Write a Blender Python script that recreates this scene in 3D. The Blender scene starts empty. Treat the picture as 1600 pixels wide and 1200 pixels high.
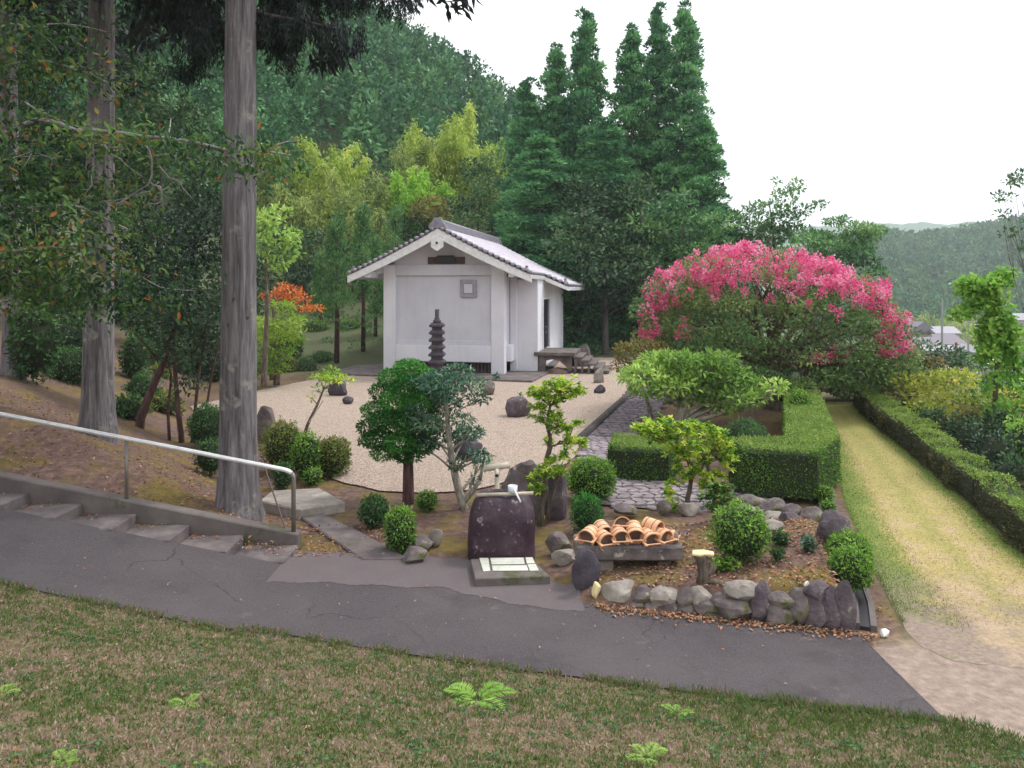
import bpy, bmesh, math, random
import numpy as np
from mathutils import Vector, Matrix, noise as mnoise

sc = bpy.context.scene
C = sc.collection
# ------------------------------------------------------------------ camera, sky, sun, exposure
FPX, HOR, CZ = 1200.0, 450.0, 3.45          # focal length and horizon row of the photograph, eye height
cd = bpy.data.cameras.new('camera'); cam = bpy.data.objects.new('camera', cd); C.objects.link(cam)
cam.location = (0, 0, CZ); cam.rotation_euler = (math.radians(90), 0, 0)
cd.sensor_width = 36; cd.lens = FPX / 1600 * 36; cd.shift_y = -(600 - HOR) / 1600
cd.clip_start = .05; cd.clip_end = 9000
sc.camera = cam
SUN_EL, SUN_AZ = math.radians(58), math.radians(62)     # azimuth measured from +Y towards +X
world = bpy.data.worlds.new('World'); sc.world = world; world.use_nodes = True
nt = world.node_tree; nt.nodes.clear()
wo = nt.nodes.new('ShaderNodeOutputWorld'); wb = nt.nodes.new('ShaderNodeBackground')
sky = nt.nodes.new('ShaderNodeTexSky'); sky.sky_type = 'NISHITA'; sky.sun_disc = False
sky.sun_elevation = SUN_EL; sky.sun_rotation = SUN_AZ; sky.dust_density = 3
mx = nt.nodes.new('ShaderNodeMix'); mx.data_type = 'RGBA'; mx.inputs[0].default_value = .9
mx.inputs[7].default_value = (12.6, 12.8, 13.2, 1)      # the even white cloud deck
nt.links.new(sky.outputs[0], mx.inputs[6]); nt.links.new(mx.outputs[2], wb.inputs[0])
wb.inputs[1].default_value = .1
nt.links.new(wb.outputs[0], wo.inputs[0])
sl = bpy.data.lights.new('sun', 'SUN'); sl.energy = 1.5; sl.angle = math.radians(10); sl.color = (1, .96, .9)
sun = bpy.data.objects.new('sun', sl); C.objects.link(sun)
sd = Vector((math.sin(SUN_AZ) * math.cos(SUN_EL), math.cos(SUN_AZ) * math.cos(SUN_EL), math.sin(SUN_EL)))
sun.rotation_euler = sd.to_track_quat('Z', 'Y').to_euler()
vs = sc.view_settings; vs.view_transform = 'Standard'; vs.look = 'None'; vs.gamma = 1; vs.use_curve_mapping = False
vs.exposure = 0.48
sc.cycles.use_denoising = True
sc.cycles.max_bounces = 6; sc.cycles.diffuse_bounces = 2; sc.cycles.transmission_bounces = 3; sc.cycles.volume_bounces = 2
sc.cycles.glossy_bounces = 2; sc.cycles.transparent_max_bounces = 4
sc.cycles.use_fast_gi = False

R = np.random.default_rng(7)
random.seed(7)
# ------------------------------------------------------------------ helpers
def G(px, py, z=0.0):
    y = (CZ - z) * FPX / (py - HOR); return ((px - 800) / FPX * y, y, z)
def A(px, py, y):
    return ((px - 800) / FPX * y, y, CZ - (py - HOR) / FPX * y)
def lin(r, g=None, b=None):
    if g is None: r, g, b = r
    f = lambda c: (c / 255 / 12.92) if c <= 10 else ((c / 255 + .055) / 1.055) ** 2.4
    return (f(r), f(g), f(b), 1)
def tag(o, label=None, cat=None, group=None, kind=None):
    if label: o['label'] = label
    if cat: o['category'] = cat
    if group: o['group'] = group
    if kind: o['kind'] = kind
    return o
def thing(name, label, cat, loc=(0, 0, 0), rz=0, group=None):
    o = bpy.data.objects.new(name, None); C.objects.link(o); o.location = loc; o.rotation_euler = (0, 0, rz)
    o.empty_display_size = .1
    return tag(o, label, cat, group)
def link(name, me, parent=None, mat=None):
    o = bpy.data.objects.new(name, me); C.objects.link(o)
    if parent: o.parent = parent
    if mat is not None and not me.materials: me.materials.append(mat)
    return o
def rawmesh(name, V, F, mat=None, rnd=None, smooth=False):
    """V (n,3), F (m,k) arrays with k = 3 or 4"""
    V = np.asarray(V, np.float32); F = np.asarray(F, np.int32); k = F.shape[1]
    me = bpy.data.meshes.new(name); me.vertices.add(len(V)); me.vertices.foreach_set('co', V.ravel())
    me.loops.add(F.size); me.loops.foreach_set('vertex_index', F.ravel())
    me.polygons.add(len(F)); me.polygons.foreach_set('loop_start', np.arange(0, F.size, k, dtype=np.int32))
    if smooth: me.polygons.foreach_set('use_smooth', np.ones(len(F), bool))
    me.update(calc_edges=True)
    if rnd is not None:
        at = me.attributes.new('rnd', 'FLOAT', 'FACE'); at.data.foreach_set('value', np.asarray(rnd, np.float32))
    if mat: me.materials.append(mat)
    return me
class MB:
    """collects simple shapes into one mesh"""
    def __init__(s): s.v = []; s.f = []
    def add(s, vs_, fs_):
        n = len(s.v); s.v += [tuple(v) for v in vs_]; s.f += [tuple(i + n for i in f) for f in fs_]; return s
    def box(s, x0, x1, y0, y1, z0, z1):
        return s.add([(x0,y0,z0),(x1,y0,z0),(x1,y1,z0),(x0,y1,z0),(x0,y0,z1),(x1,y0,z1),(x1,y1,z1),(x0,y1,z1)],
                     [(0,3,2,1),(4,5,6,7),(0,1,5,4),(1,2,6,5),(2,3,7,6),(3,0,4,7)])
    def prism(s, poly, z0, z1):
        n = len(poly)
        return s.add([(p[0],p[1],z0) for p in poly] + [(p[0],p[1],z1) for p in poly],
                     [tuple(range(n))[::-1], tuple(range(n, 2*n))] + [(i,(i+1)%n,n+(i+1)%n,n+i) for i in range(n)])
    def prismy(s, poly, y0, y1):
        """poly in x,z, extruded along y"""
        n = len(poly)
        return s.add([(p[0],y0,p[1]) for p in poly] + [(p[0],y1,p[1]) for p in poly],
                     [tuple(range(n)), tuple(range(n, 2*n))[::-1]] + [(i,n+i,n+(i+1)%n,(i+1)%n) for i in range(n)])
    def tube(s, pts, rad, n=8, cap=True):
        P = [Vector(p) for p in pts]; k = len(P)
        if not hasattr(rad, '__len__'): rad = [rad] * k
        prev = None; vs_ = []
        for i in range(k):
            t = (P[min(i+1,k-1)] - P[max(i-1,0)]).normalized()
            if prev is None:
                a = Vector((0,0,1)) if abs(t.z) < .9 else Vector((1,0,0)); prev = t.cross(a).normalized()
            u = (prev - t * prev.dot(t)).normalized(); prev = u; w = t.cross(u)
            for j in range(n):
                an = 2*math.pi*j/n; vs_.append(P[i] + (u*math.cos(an) + w*math.sin(an)) * rad[i])
        fs_ = [(i*n+j, i*n+(j+1)%n, (i+1)*n+(j+1)%n, (i+1)*n+j) for i in range(k-1) for j in range(n)]
        if cap: fs_ += [tuple(range(n))[::-1], tuple((k-1)*n+j for j in range(n))]
        return s.add(vs_, fs_)
    def lathe(s, prof, n=16, cx=0, cy=0):
        k = len(prof); vs_ = [(cx+r*math.cos(2*math.pi*j/n), cy+r*math.sin(2*math.pi*j/n), z) for r, z in prof for j in range(n)]
        fs_ = [(i*n+j, i*n+(j+1)%n, (i+1)*n+(j+1)%n, (i+1)*n+j) for i in range(k-1) for j in range(n)]
        fs_ += [tuple(range(n))[::-1], tuple((k-1)*n+j for j in range(n))]
        return s.add(vs_, fs_)
    def build(s, name, mat, parent=None, smooth=False, bevel=0):
        me = bpy.data.meshes.new(name); me.from_pydata(s.v, [], s.f); 
        bm = bmesh.new(); bm.from_mesh(me); bmesh.ops.recalc_face_normals(bm, faces=bm.faces)
        if bevel: bmesh.ops.bevel(bm, geom=list(bm.edges), offset=bevel, segments=1, affect='EDGES')
        bm.to_mesh(me); bm.free()
        if smooth: me.polygons.foreach_set('use_smooth', np.ones(len(me.polygons), bool))
        me.materials.append(mat)
        return link(name, me, parent)
# ------------------------------------------------------------------ materials
def newmat(name):
    m = bpy.data.materials.new(name); m.use_nodes = True; return m, m.node_tree, m.node_tree.nodes['Principled BSDF']
def ramp(nt, stops, fac):
    r = nt.nodes.new('ShaderNodeValToRGB'); e = r.color_ramp.elements
    while len(e) > 1: e.remove(e[-1])
    e[0].position = stops[0][0]; e[0].color = stops[0][1]
    for p, c in stops[1:]:
        x = e.new(p); x.color = c
    nt.links.new(fac, r.inputs[0]); return r.outputs[0]
def noise(nt, scale, detail=4, rough=.6, coord='Object', vec=None, dist=0):
    n = nt.nodes.new('ShaderNodeTexNoise'); n.inputs['Scale'].default_value = scale; n.inputs['Detail'].default_value = detail
    n.inputs['Roughness'].default_value = rough; n.inputs['Distortion'].default_value = dist
    if vec is None:
        tc = nt.nodes.new('ShaderNodeTexCoord'); vec = tc.outputs[coord]
    nt.links.new(vec, n.inputs['Vector']); return n.outputs['Fac']
def mixc(nt, a, b, fac, mode='MIX'):
    m = nt.nodes.new('ShaderNodeMix'); m.data_type = 'RGBA'; m.blend_type = mode
    for s, v in ((m.inputs[6], a), (m.inputs[7], b), (m.inputs[0], fac)):
        if isinstance(v, bpy.types.NodeSocket): nt.links.new(v, s)
        else: s.default_value = v
    return m.outputs[2]
def math_(nt, op, a, b=0.0, c=None):
    m = nt.nodes.new('ShaderNodeMath'); m.operation = op
    for s, v in zip(m.inputs, (a, b, c)):
        if v is None: continue
        if isinstance(v, bpy.types.NodeSocket): nt.links.new(v, s)
        else: s.default_value = v
    return m.outputs[0]
def bump(nt, bsdf, h, strength=.4, dist=.02):
    b = nt.nodes.new('ShaderNodeBump'); b.inputs['Strength'].default_value = strength; b.inputs['Distance'].default_value = dist
    nt.links.new(h, b.inputs['Height']); nt.links.new(b.outputs[0], bsdf.inputs['Normal'])
def surf(name, cols, scale=3, detail=6, rough=.85, bscale=None, bstr=.4, bdist=.02, coord='Object', spots=None):
    """noise between a few colours, with relief; spots = (colour, scale, threshold)"""
    m, nt, b = newmat(name)
    f = noise(nt, scale, detail, .65, coord)
    n = len(cols); st = [(.3 + .4*i/max(1,n-1), c) for i, c in enumerate(cols)]
    col = ramp(nt, st, f)
    if spots:
        for c, s_, th in spots:
            g = noise(nt, s_, 5, .6, coord)
            k = ramp(nt, [(th, (0,0,0,1)), (th+.06, (1,1,1,1))], g); col = mixc(nt, col, c, k)
    nt.links.new(col, b.inputs['Base Color']); b.inputs['Roughness'].default_value = rough
    if bscale: bump(nt, b, noise(nt, bscale, 5, .6, coord), bstr, bdist)
    return m
def leafmat(name, cols, trans=.3, rough=.55, gain=1.1):
    m, nt, b = newmat(name)
    at = nt.nodes.new('ShaderNodeAttribute'); at.attribute_name = 'rnd'
    cols = [tuple(min(.95, k*gain) for k in c[:3]) + (1,) for c in cols]
    n = len(cols); col = ramp(nt, [(i/max(1,n-1), c) for i, c in enumerate(cols)], at.outputs['Fac'])
    nt.links.new(col, b.inputs['Base Color']); b.inputs['Roughness'].default_value = rough
    b.inputs['Specular IOR Level'].default_value = .3
    if trans:
        t = nt.nodes.new('ShaderNodeBsdfTranslucent'); nt.links.new(col, t.inputs[0])
        mxs = nt.nodes.new('ShaderNodeMixShader'); mxs.inputs[0].default_value = trans
        nt.links.new(b.outputs[0], mxs.inputs[1]); nt.links.new(t.outputs[0], mxs.inputs[2])
        nt.links.new(mxs.outputs[0], nt.nodes['Material Output'].inputs[0])
    return m
def barkmat(name, c0, c1, c2, sx=14, sz=1.2, bstr=.8):
    m, nt, b = newmat(name)
    tc = nt.nodes.new('ShaderNodeTexCoord'); mp = nt.nodes.new('ShaderNodeMapping'); mp.inputs['Scale'].default_value = (sx, sx, sz)
    nt.links.new(tc.outputs['Object'], mp.inputs[0])
    f = noise(nt, 1, 8, .7, vec=mp.outputs[0], dist=.4)
    col = ramp(nt, [(.32, c0), (.5, c1), (.68, c2)], f)
    g = noise(nt, 3, 4, .6); k = ramp(nt, [(.58, (0,0,0,1)), (.7, (1,1,1,1))], g)
    col = mixc(nt, col, (c2[0]*1.15, c2[1]*1.25, c2[2]*1.05, 1), k)
    nt.links.new(col, b.inputs['Base Color']); b.inputs['Roughness'].default_value = .9
    bump(nt, b, f, bstr, .05); return m
def plain(name, col, rough=.6, metal=0, bscale=None):
    m, nt, b = newmat(name)
    f = noise(nt, 6, 5); k = ramp(nt, [(.3, tuple(c*.82 for c in col[:3])+(1,)), (.7, tuple(min(1,c*1.12) for c in col[:3])+(1,))], f)
    nt.links.new(k, b.inputs['Base Color'])
    b.inputs['Roughness'].default_value = rough; b.inputs['Metallic'].default_value = metal
    if bscale: bump(nt, b, noise(nt, bscale, 4), .3, .01)
    return m
M = {}
M['conifer'] = leafmat('conifer', [lin(44,82,60), lin(64,112,76), lin(92,142,90), lin(124,170,112)], .3, gain=1.4)
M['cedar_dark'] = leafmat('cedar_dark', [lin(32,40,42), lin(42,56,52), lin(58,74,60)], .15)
M['forest'] = leafmat('forest', [lin(36,76,52), lin(52,100,64), lin(74,124,76), lin(104,146,88)], .2)
M['farforest'] = leafmat('farforest', [lin(36,72,50), lin(52,94,60), lin(74,118,70), lin(100,136,80)], .2)
M['bamboo'] = leafmat('bamboo', [lin(120,146,62), lin(160,184,76), lin(194,210,100), lin(218,224,134)], .4)
M['bamboo_green'] = leafmat('bamboo_green', [lin(96,146,50), lin(128,180,60), lin(160,204,76), lin(184,214,96)], .4)
M['bamboo_olive'] = leafmat('bamboo_olive', [lin(100,122,66), lin(132,152,82), lin(160,176,100), lin(188,196,120)], .35)
M['broad'] = leafmat('broad', [lin(40,66,46), lin(60,92,58), lin(84,118,70), lin(112,142,86)], .3)
M['broad_dark'] = leafmat('broad_dark', [lin(30,52,42), lin(44,74,52), lin(66,98,62), lin(94,122,76)], .22, gain=.95)  # gain lowered: some of the left wood's shade is put into the leaf colour
M['camellia'] = leafmat('camellia', [lin(22,40,34), lin(34,58,44), lin(50,78,54), lin(92,112,84)], .15, .35)
M['layered'] = leafmat('layered', [lin(50,86,58), lin(70,112,68), lin(96,138,80), lin(130,160,96)], .3, gain=1.2)
M['brownleaf'] = leafmat('brownleaf', [lin(86,88,50), lin(120,110,60), lin(146,128,70), lin(110,122,66)], .3)
M['cherry'] = leafmat('cherry', [lin(36,66,46), lin(54,90,52), lin(74,112,58), lin(98,132,64), lin(118,144,70), lin(176,112,58)], .3, gain=.9)
M['maple'] = leafmat('maple', [lin(84,120,40), lin(112,150,50), lin(140,172,64), lin(166,186,80)], .45)
M['orange'] = leafmat('orange', [lin(170,84,40), lin(206,110,56), lin(226,136,72), lin(176,140,60)], .4)
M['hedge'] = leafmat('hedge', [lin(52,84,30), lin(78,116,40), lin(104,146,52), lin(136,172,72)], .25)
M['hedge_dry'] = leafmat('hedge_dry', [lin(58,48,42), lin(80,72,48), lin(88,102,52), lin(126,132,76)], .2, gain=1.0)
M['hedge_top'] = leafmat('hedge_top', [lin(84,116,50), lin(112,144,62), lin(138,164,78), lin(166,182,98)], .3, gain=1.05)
M['frame_grey'] = plain('frame_grey', lin(162,158,172), .8)
M['azalea'] = leafmat('azalea', [lin(50,84,34), lin(80,120,44), lin(112,154,56), lin(150,184,76)], .3, gain=1.25)
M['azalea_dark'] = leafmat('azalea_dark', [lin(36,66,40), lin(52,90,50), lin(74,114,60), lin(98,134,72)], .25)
M['azalea_olive'] = leafmat('azalea_olive', [lin(70,82,42), lin(96,112,48), lin(122,140,58), lin(140,120,70)], .25)
M['juniper'] = leafmat('juniper', [lin(28,74,30), lin(44,104,40), lin(66,134,52), lin(94,158,64)], .2)
M['greytree'] = leafmat('greytree', [lin(40,78,66), lin(62,102,84), lin(96,132,104), lin(148,170,140)], .2)
M['pieris'] = leafmat('pieris', [lin(76,120,44), lin(122,162,52), lin(170,196,70), lin(214,218,104)], .4, gain=1.25)
M['pieris_dark'] = leafmat('pieris_dark', [lin(40,78,40), lin(62,106,48), lin(90,134,58), lin(150,160,80)], .3)
M['palegreen'] = leafmat('palegreen', [lin(82,118,58), lin(116,152,72), lin(152,184,90), lin(190,212,122)], .4, gain=1.3)
M['myrtle'] = leafmat('myrtle', [lin(52,80,48), lin(72,104,58), lin(98,126,70), lin(132,132,84)], .35, gain=1.5)
M['pink'] = leafmat('pink', [lin(216,76,130), lin(238,104,158), lin(250,142,184), lin(255,188,212)], .4, .7, 1.0)
M['yellowtree'] = leafmat('yellowtree', [lin(112,134,56), lin(150,168,70), lin(186,192,88), lin(214,204,96)], .45)
M['vine'] = leafmat('vine', [lin(84,134,50), lin(112,164,60), lin(146,190,84), lin(176,204,104)], .4)
M['fern'] = leafmat('fern', [lin(96,146,56), lin(124,172,66), lin(150,190,84), lin(170,200,108)], .35, gain=1.0)
M['grass'] = leafmat('grass', [lin(78,104,50), lin(98,126,60), lin(118,138,72), lin(140,122,98), lin(170,144,126), lin(200,176,160)], .25, .85, .84)
M['litter'] = leafmat('litter', [lin(98,72,58), lin(130,98,78), lin(158,126,102), lin(176,112,72), lin(180,158,132)], .1, .8, 1.0)
M['bark_cedar'] = barkmat('bark_cedar', lin(62,58,62), lin(112,106,110), lin(150,146,146))
M['bark_dark'] = barkmat('bark_dark', lin(44,38,40), lin(78,70,72), lin(104,96,96))
M['bark'] = barkmat('bark', lin(60,50,44), lin(98,86,76), lin(130,120,106), 20, 5)
M['bark_pale'] = barkmat('bark_pale', lin(96,92,82), lin(142,136,124), lin(184,178,164), 20, 6, .5)
M['bark_red'] = barkmat('bark_red', lin(52,32,34), lin(84,58,56), lin(112,84,78), 20, 3)
M['branch_grey'] = barkmat('branch_grey', lin(90,86,88), lin(136,130,132), lin(176,170,170), 24, 8, .4)
M['culm'] = plain('culm', lin(120,136,70))
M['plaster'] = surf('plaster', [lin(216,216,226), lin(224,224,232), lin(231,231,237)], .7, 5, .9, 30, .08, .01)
M['plaster_grey'] = surf('plaster_grey', [lin(196,196,208), lin(206,206,216), lin(212,212,220)], .6, 5, .9, 30, .08, .01)  # greyer copy of plaster; lavender wall and gable shade put into the colour
for k_ in ('plaster', 'plaster_grey'):
    nt = M[k_].node_tree; b = nt.nodes['Principled BSDF']; src = b.inputs['Base Color'].links[0].from_socket
    tc = nt.nodes.new('ShaderNodeTexCoord'); mp = nt.nodes.new('ShaderNodeMapping'); mp.inputs['Scale'].default_value = (5, 5, .45); nt.links.new(tc.outputs['Object'], mp.inputs[0])
    st_ = noise(nt, 1.0, 7, .7, vec=mp.outputs[0]); k2 = ramp(nt, [(.52, (0,0,0,1)), (.8, (.28,.28,.28,1))], st_)
    st2 = ramp(nt, [(.56, (0,0,0,1)), (.75, (.2,.2,.2,1))], noise(nt, 2.6, 8, .7))
    nt.links.new(mixc(nt, mixc(nt, src, lin(168,164,166), k2), lin(176,170,160), st2), b.inputs['Base Color'])
M['white_paint'] = plain('white_paint', lin(232,232,232), .5)
M['roof_tile'] = surf('roof_tile', [lin(176,170,182), lin(196,190,200), lin(210,206,214)], 2.5, 6, .4, 30, .1, .01)
M['tile_dark'] = surf('tile_dark', [lin(108,104,116), lin(134,130,142), lin(160,156,166)], 4, 5, .45)
M['dark'] = plain('dark', lin(42,38,46), .5)
M['slat_brown'] = plain('slat_brown', lin(84,60,60), .7)
M['door_dark'] = plain('door_dark', lin(34,30,52), .3)
M['stone'] = surf('stone', [lin(78,70,72), lin(110,100,100), lin(140,130,124)], 3, 8, .9, 9, .7, .05, spots=[(lin(170,166,152), 5, .58), (lin(98,98,62), 2.6, .58)])
M['stone_purple'] = surf('stone_purple', [lin(66,58,64), lin(94,84,90), lin(122,112,114)], 3.4, 9, .9, 12, .8, .05, spots=[(lin(164,160,152), 6, .6), (lin(104,100,74), 3, .64)])
M['stone_pale'] = surf('stone_pale', [lin(112,106,102), lin(146,138,130), lin(172,166,156)], 3, 8, .9, 10, .6, .04)
M['stone_dark'] = surf('stone_dark', [lin(48,44,52), lin(70,64,74), lin(92,86,94)], 4, 7, .8, 10, .5, .04, spots=[(lin(150,146,150), 9, .68)])
M['basin'] = surf('basin', [lin(40,24,34), lin(58,38,50), lin(80,60,70)], 3.2, 9, .55, 16, .5, .03, spots=[(lin(150,144,146), 6.5, .62), (lin(104,96,98), 14, .62)])
M['flag_dark'] = surf('flag_dark', [lin(80,70,78), lin(108,97,104), lin(136,126,130)], 5, 6, .9, 20, .4, .02)
M['flag'] = surf('flag', [lin(108,98,104), lin(142,131,136), lin(172,162,164)], 6, 7, .9, 20, .4, .02)
M['concrete'] = surf('concrete', [lin(80,73,75), lin(104,95,96), lin(130,121,118)], 2.6, 9, .95, 40, .25, .01, spots=[(lin(92,88,74), 1.1, .58)])
M['concrete_dark'] = surf('concrete_dark', [lin(82,76,76), lin(104,96,94), lin(126,118,112)], 1.6, 8, .95, 40, .25, .01, spots=[(lin(78,80,56), 1.5, .58)])
M['grate'] = surf('grate', [lin(176,178,168), lin(200,202,190), lin(214,214,204)], 5, 5, .8)
M['steel'] = plain('steel', lin(244,244,246), .3, .35)  # near-white base: the sky's reflection is put into the colour
M['steel_dull'] = plain('steel_dull', lin(128,122,116), .5, .4)
M['wire'] = plain('wire', lin(96,88,86), .6, .3)
M['wood'] = surf('wood', [lin(206,150,112), lin(224,172,132), lin(236,196,160)], 6, 6, .6, 40, .15, .01)
M['wood_in'] = surf('wood_in', [lin(190,120,92), lin(206,140,110), lin(218,160,130)], 6, 6, .6)
M['wood_dark'] = surf('wood_dark', [lin(84,66,60), lin(112,90,80), lin(136,114,100)], 6, 6, .7)
M['bamboo_pole'] = surf('bamboo_pole', [lin(158,150,132), lin(184,176,158), lin(204,198,184)], 6, 5, .5)
M['ladle'] = plain('ladle', lin(224,226,232), .3)
M['cutwood'] = surf('cutwood', [lin(216,190,130), lin(236,216,164), lin(246,232,190)], 8, 6, .8)
M['pole'] = plain('pole', lin(150,150,150), .8)
M['village_wall'] = plain('village_wall', lin(170,162,156), .9)
M['village_roof'] = plain('village_roof', lin(122,114,124), .7)
M['village_roof_light'] = plain('village_roof_light', lin(158,156,164), .7)
M['village_brown'] = plain('village_brown', lin(150,128,112), .8)
M['window'] = plain('window', lin(60,64,74), .15)
M['vinyl'] = plain('vinyl', lin(242,242,244), .5)
# ------------------------------------------------------------------ terrain
NEAR_E = ([-30,-9,-5.2,-2.6,-1.22,0,1.11,2.14,3.46,4.6,8,30], [8.1,8.0,7.8,7.75,7.3,6.96,6.66,6.42,6.11,5.7,4.9,3])
def sm(x): x = np.clip(x, 0, 1); return x*x*(3-2*x)
BED = lambda X: np.clip(.17 + .075*(X-.9), .1, .42)
TRL = ([6.0,7.67,9.63,12.2,16.56,20.7,22.75,24,60], [3.55,3.77,4.37,5.17,6.76,8.2,8.87,9.3,22])
TRR = ([6.0,10.07,12.55,16.9,19.3,22.75,24,60], [6.0,6.62,7.34,8.46,9.05,10.05,10.5,23])
def H(X, Y):
    X = np.asarray(X, float); Y = np.asarray(Y, float)
    r = .195*np.clip(-2.9-X, 0, 40)
    rr = r * (1 - sm((Y-10.2)/2.0)) * np.ones_like(Y)
    rr = np.where(Y < 10.35, r, 0)
    z = rr.copy()
    ye = np.interp(X, *NEAR_E); d = np.clip(ye - Y, 0, 40)
    z = z + .27*np.where(d < .5, d*d/1.0, d-.25)
    # hillside on the left
    toe = np.interp(Y, [10.3,17.25,22.4,30,40,60], [-2.9,-7.6,-9.5,-11.5,-12,-14])
    hh = np.minimum(.44*np.clip(toe-X, 0, 100), r + .06 + .3*(Y-10.35))
    hh = 7*(1-np.exp(-hh/7))
    z = np.where(Y >= 10.35, np.maximum(hh, 0), z)
    # mound behind the court
    z = z + .17*np.clip(Y-33-.0*X, 0, 14) * sm((-X-4.6)/2.5)
    # planting bed behind the stone wall
    tl = np.interp(Y, *TRL)
    yb = np.interp(X, [.75,3.45,4.3], [8.45,7.85,7.75])
    bed = BED(X) * sm((Y-yb+.02)/.12) * sm((12.3-Y)/2.6) * sm((X-.55)/.5) * sm((tl-.35-X)/.15)
    z = z + bed
    # right side falls to the valley
    tr = np.interp(Y, *TRR)
    e = np.clip(X - tr - 1.0, 0, 400)
    z = z - np.where(Y > 7, 1, 0) * 1.6*sm(e/5)
    z = z - 12*sm((Y-26)/110)*sm((X-3-.09*Y)/12)
    # wooded hill at the back
    u = 800 + X/np.maximum(Y, 40)*FPX
    ridge = np.interp(u, [-400,150,500,650,730,800,900,1000,1100,1180,1270,1340], [58,51,41,37,33,29,24,18,12,7,2,0])
    z = z + ridge*sm((Y-44)/100)*np.where(Y > 44, 1, 0)
    # far hill on the right
    rz = np.interp(u, [1150,1300,1393,1433,1500,1550,1600,1800], [10,40,46,44,47,51,55,75])
    z = z + rz*sm((Y-260)/240)*sm((u-1150)/120)
    return z
def hz(x, y): return float(H(np.array([x]), np.array([y]))[0])
def axis(lo, a, b, hi, step, grow=1.13):
    out = list(np.arange(a, b, step)); s = step; x = out[-1]
    while x < hi: s *= grow; x += s; out.append(x)
    s = step; x = a; pre = []
    while x > lo: s *= grow; x -= s; pre.append(x)
    return np.array(pre[::-1] + out)
xs = axis(-560, -11, 10, 760, .13); ys = axis(-50, 3.6, 27, 1150, .13)
XX, YY = np.meshgrid(xs, ys); ZZ = H(XX, YY)
nz = np.array([mnoise.noise((x*.9, y*.9, 0)) for x, y in zip(XX.ravel(), YY.ravel())]).reshape(XX.shape)
tr_ = np.interp(YY, *TRR); tl_ = np.interp(YY, *TRL)
ye_ = np.interp(XX, *NEAR_E)
rough_ = np.where((ZZ > .06) & (YY > 10.3), .05, .0)
trench = (YY > 9.68) & (YY < 10.3) & (XX < -2.9)
bankside = YY < ye_ - .01
ZZ = ZZ - np.where(bankside, .004, .015) + nz*rough_*.8 - np.where(trench, .25, 0)
Vt = np.stack([XX, YY, ZZ], -1).reshape(-1, 3); ny, nx = XX.shape
idx = np.arange(nx*ny).reshape(ny, nx)
Ft = np.stack([idx[:-1,:-1], idx[:-1,1:], idx[1:,1:], idx[1:,:-1]], -1).reshape(-1, 4)
m, nt, b = newmat('ground')
at = nt.nodes.new('ShaderNodeAttribute'); at.attribute_name = 'zone'; sep = nt.nodes.new('ShaderNodeSeparateColor'); nt.links.new(at.outputs['Color'], sep.inputs[0])
n1 = noise(nt, 1.3, 7, .65); n2 = noise(nt, 9, 6, .7); n3 = noise(nt, 60, 3, .7)
soil = ramp(nt, [(.3, lin(74,56,50)), (.5, lin(104,80,72)), (.7, lin(138,112,98))], n2)
moss = ramp(nt, [(.3, lin(88,86,44)), (.6, lin(126,104,50)), (.75, lin(150,118,60))], n2)
gr = ramp(nt, [(.3, lin(76,84,50)), (.5, lin(108,100,68)), (.68, lin(142,120,98))], n2)
ff = ramp(nt, [(.3, lin(52,60,40)), (.5, lin(78,88,54)), (.7, lin(96,84,62))], n2)
dirt = ramp(nt, [(.3, lin(128,112,100)), (.5, lin(152,134,122)), (.7, lin(176,158,144))], n2)
mk = ramp(nt, [(.47, (0,0,0,1)), (.6, (1,1,1,1))], n1)
col = mixc(nt, soil, moss, mk)
col = mixc(nt, col, gr, sep.outputs[0]); col = mixc(nt, col, ff, sep.outputs[1]); col = mixc(nt, col, dirt, sep.outputs[2])
nt.links.new(col, b.inputs['Base Color']); b.inputs['Roughness'].default_value = .95
bump(nt, b, math_(nt, 'ADD', n2, n3), .6, .03)
me = rawmesh('ground', Vt, Ft, m, smooth=True)
zone = np.zeros((len(Vt), 4), np.float32); zone[:, 3] = 1
x_, y_ = Vt[:, 0], Vt[:, 1]
zone[:, 0] = np.maximum(sm((ye_.ravel() - y_ + .1)/.15) * sm((4.6 - x_ - .2*(y_-6))/.7), sm((x_ - tl_.ravel())/.3) * (y_ > 7.6))
zone[:, 1] = np.maximum(sm((y_-29)/4), sm((x_-tr_.ravel()-.8)/.5) * (y_ > 6))
zone[:, 2] = sm((x_-3.0)/.5) * sm((ye_.ravel()+.6*(x_-3) + 1.3 - y_)/.5) * sm((y_ - ye_.ravel() + .35 - .1*(x_-3.4))/.35) * (x_ > 2.8) 
at = me.color_attributes.new('zone', 'FLOAT_COLOR', 'POINT'); at.data.foreach_set('color', zone.ravel())
ground = tag(link('ground', me), 'brown soil, moss and worn turf of the garden and hillside', 'ground', kind='structure')

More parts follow.
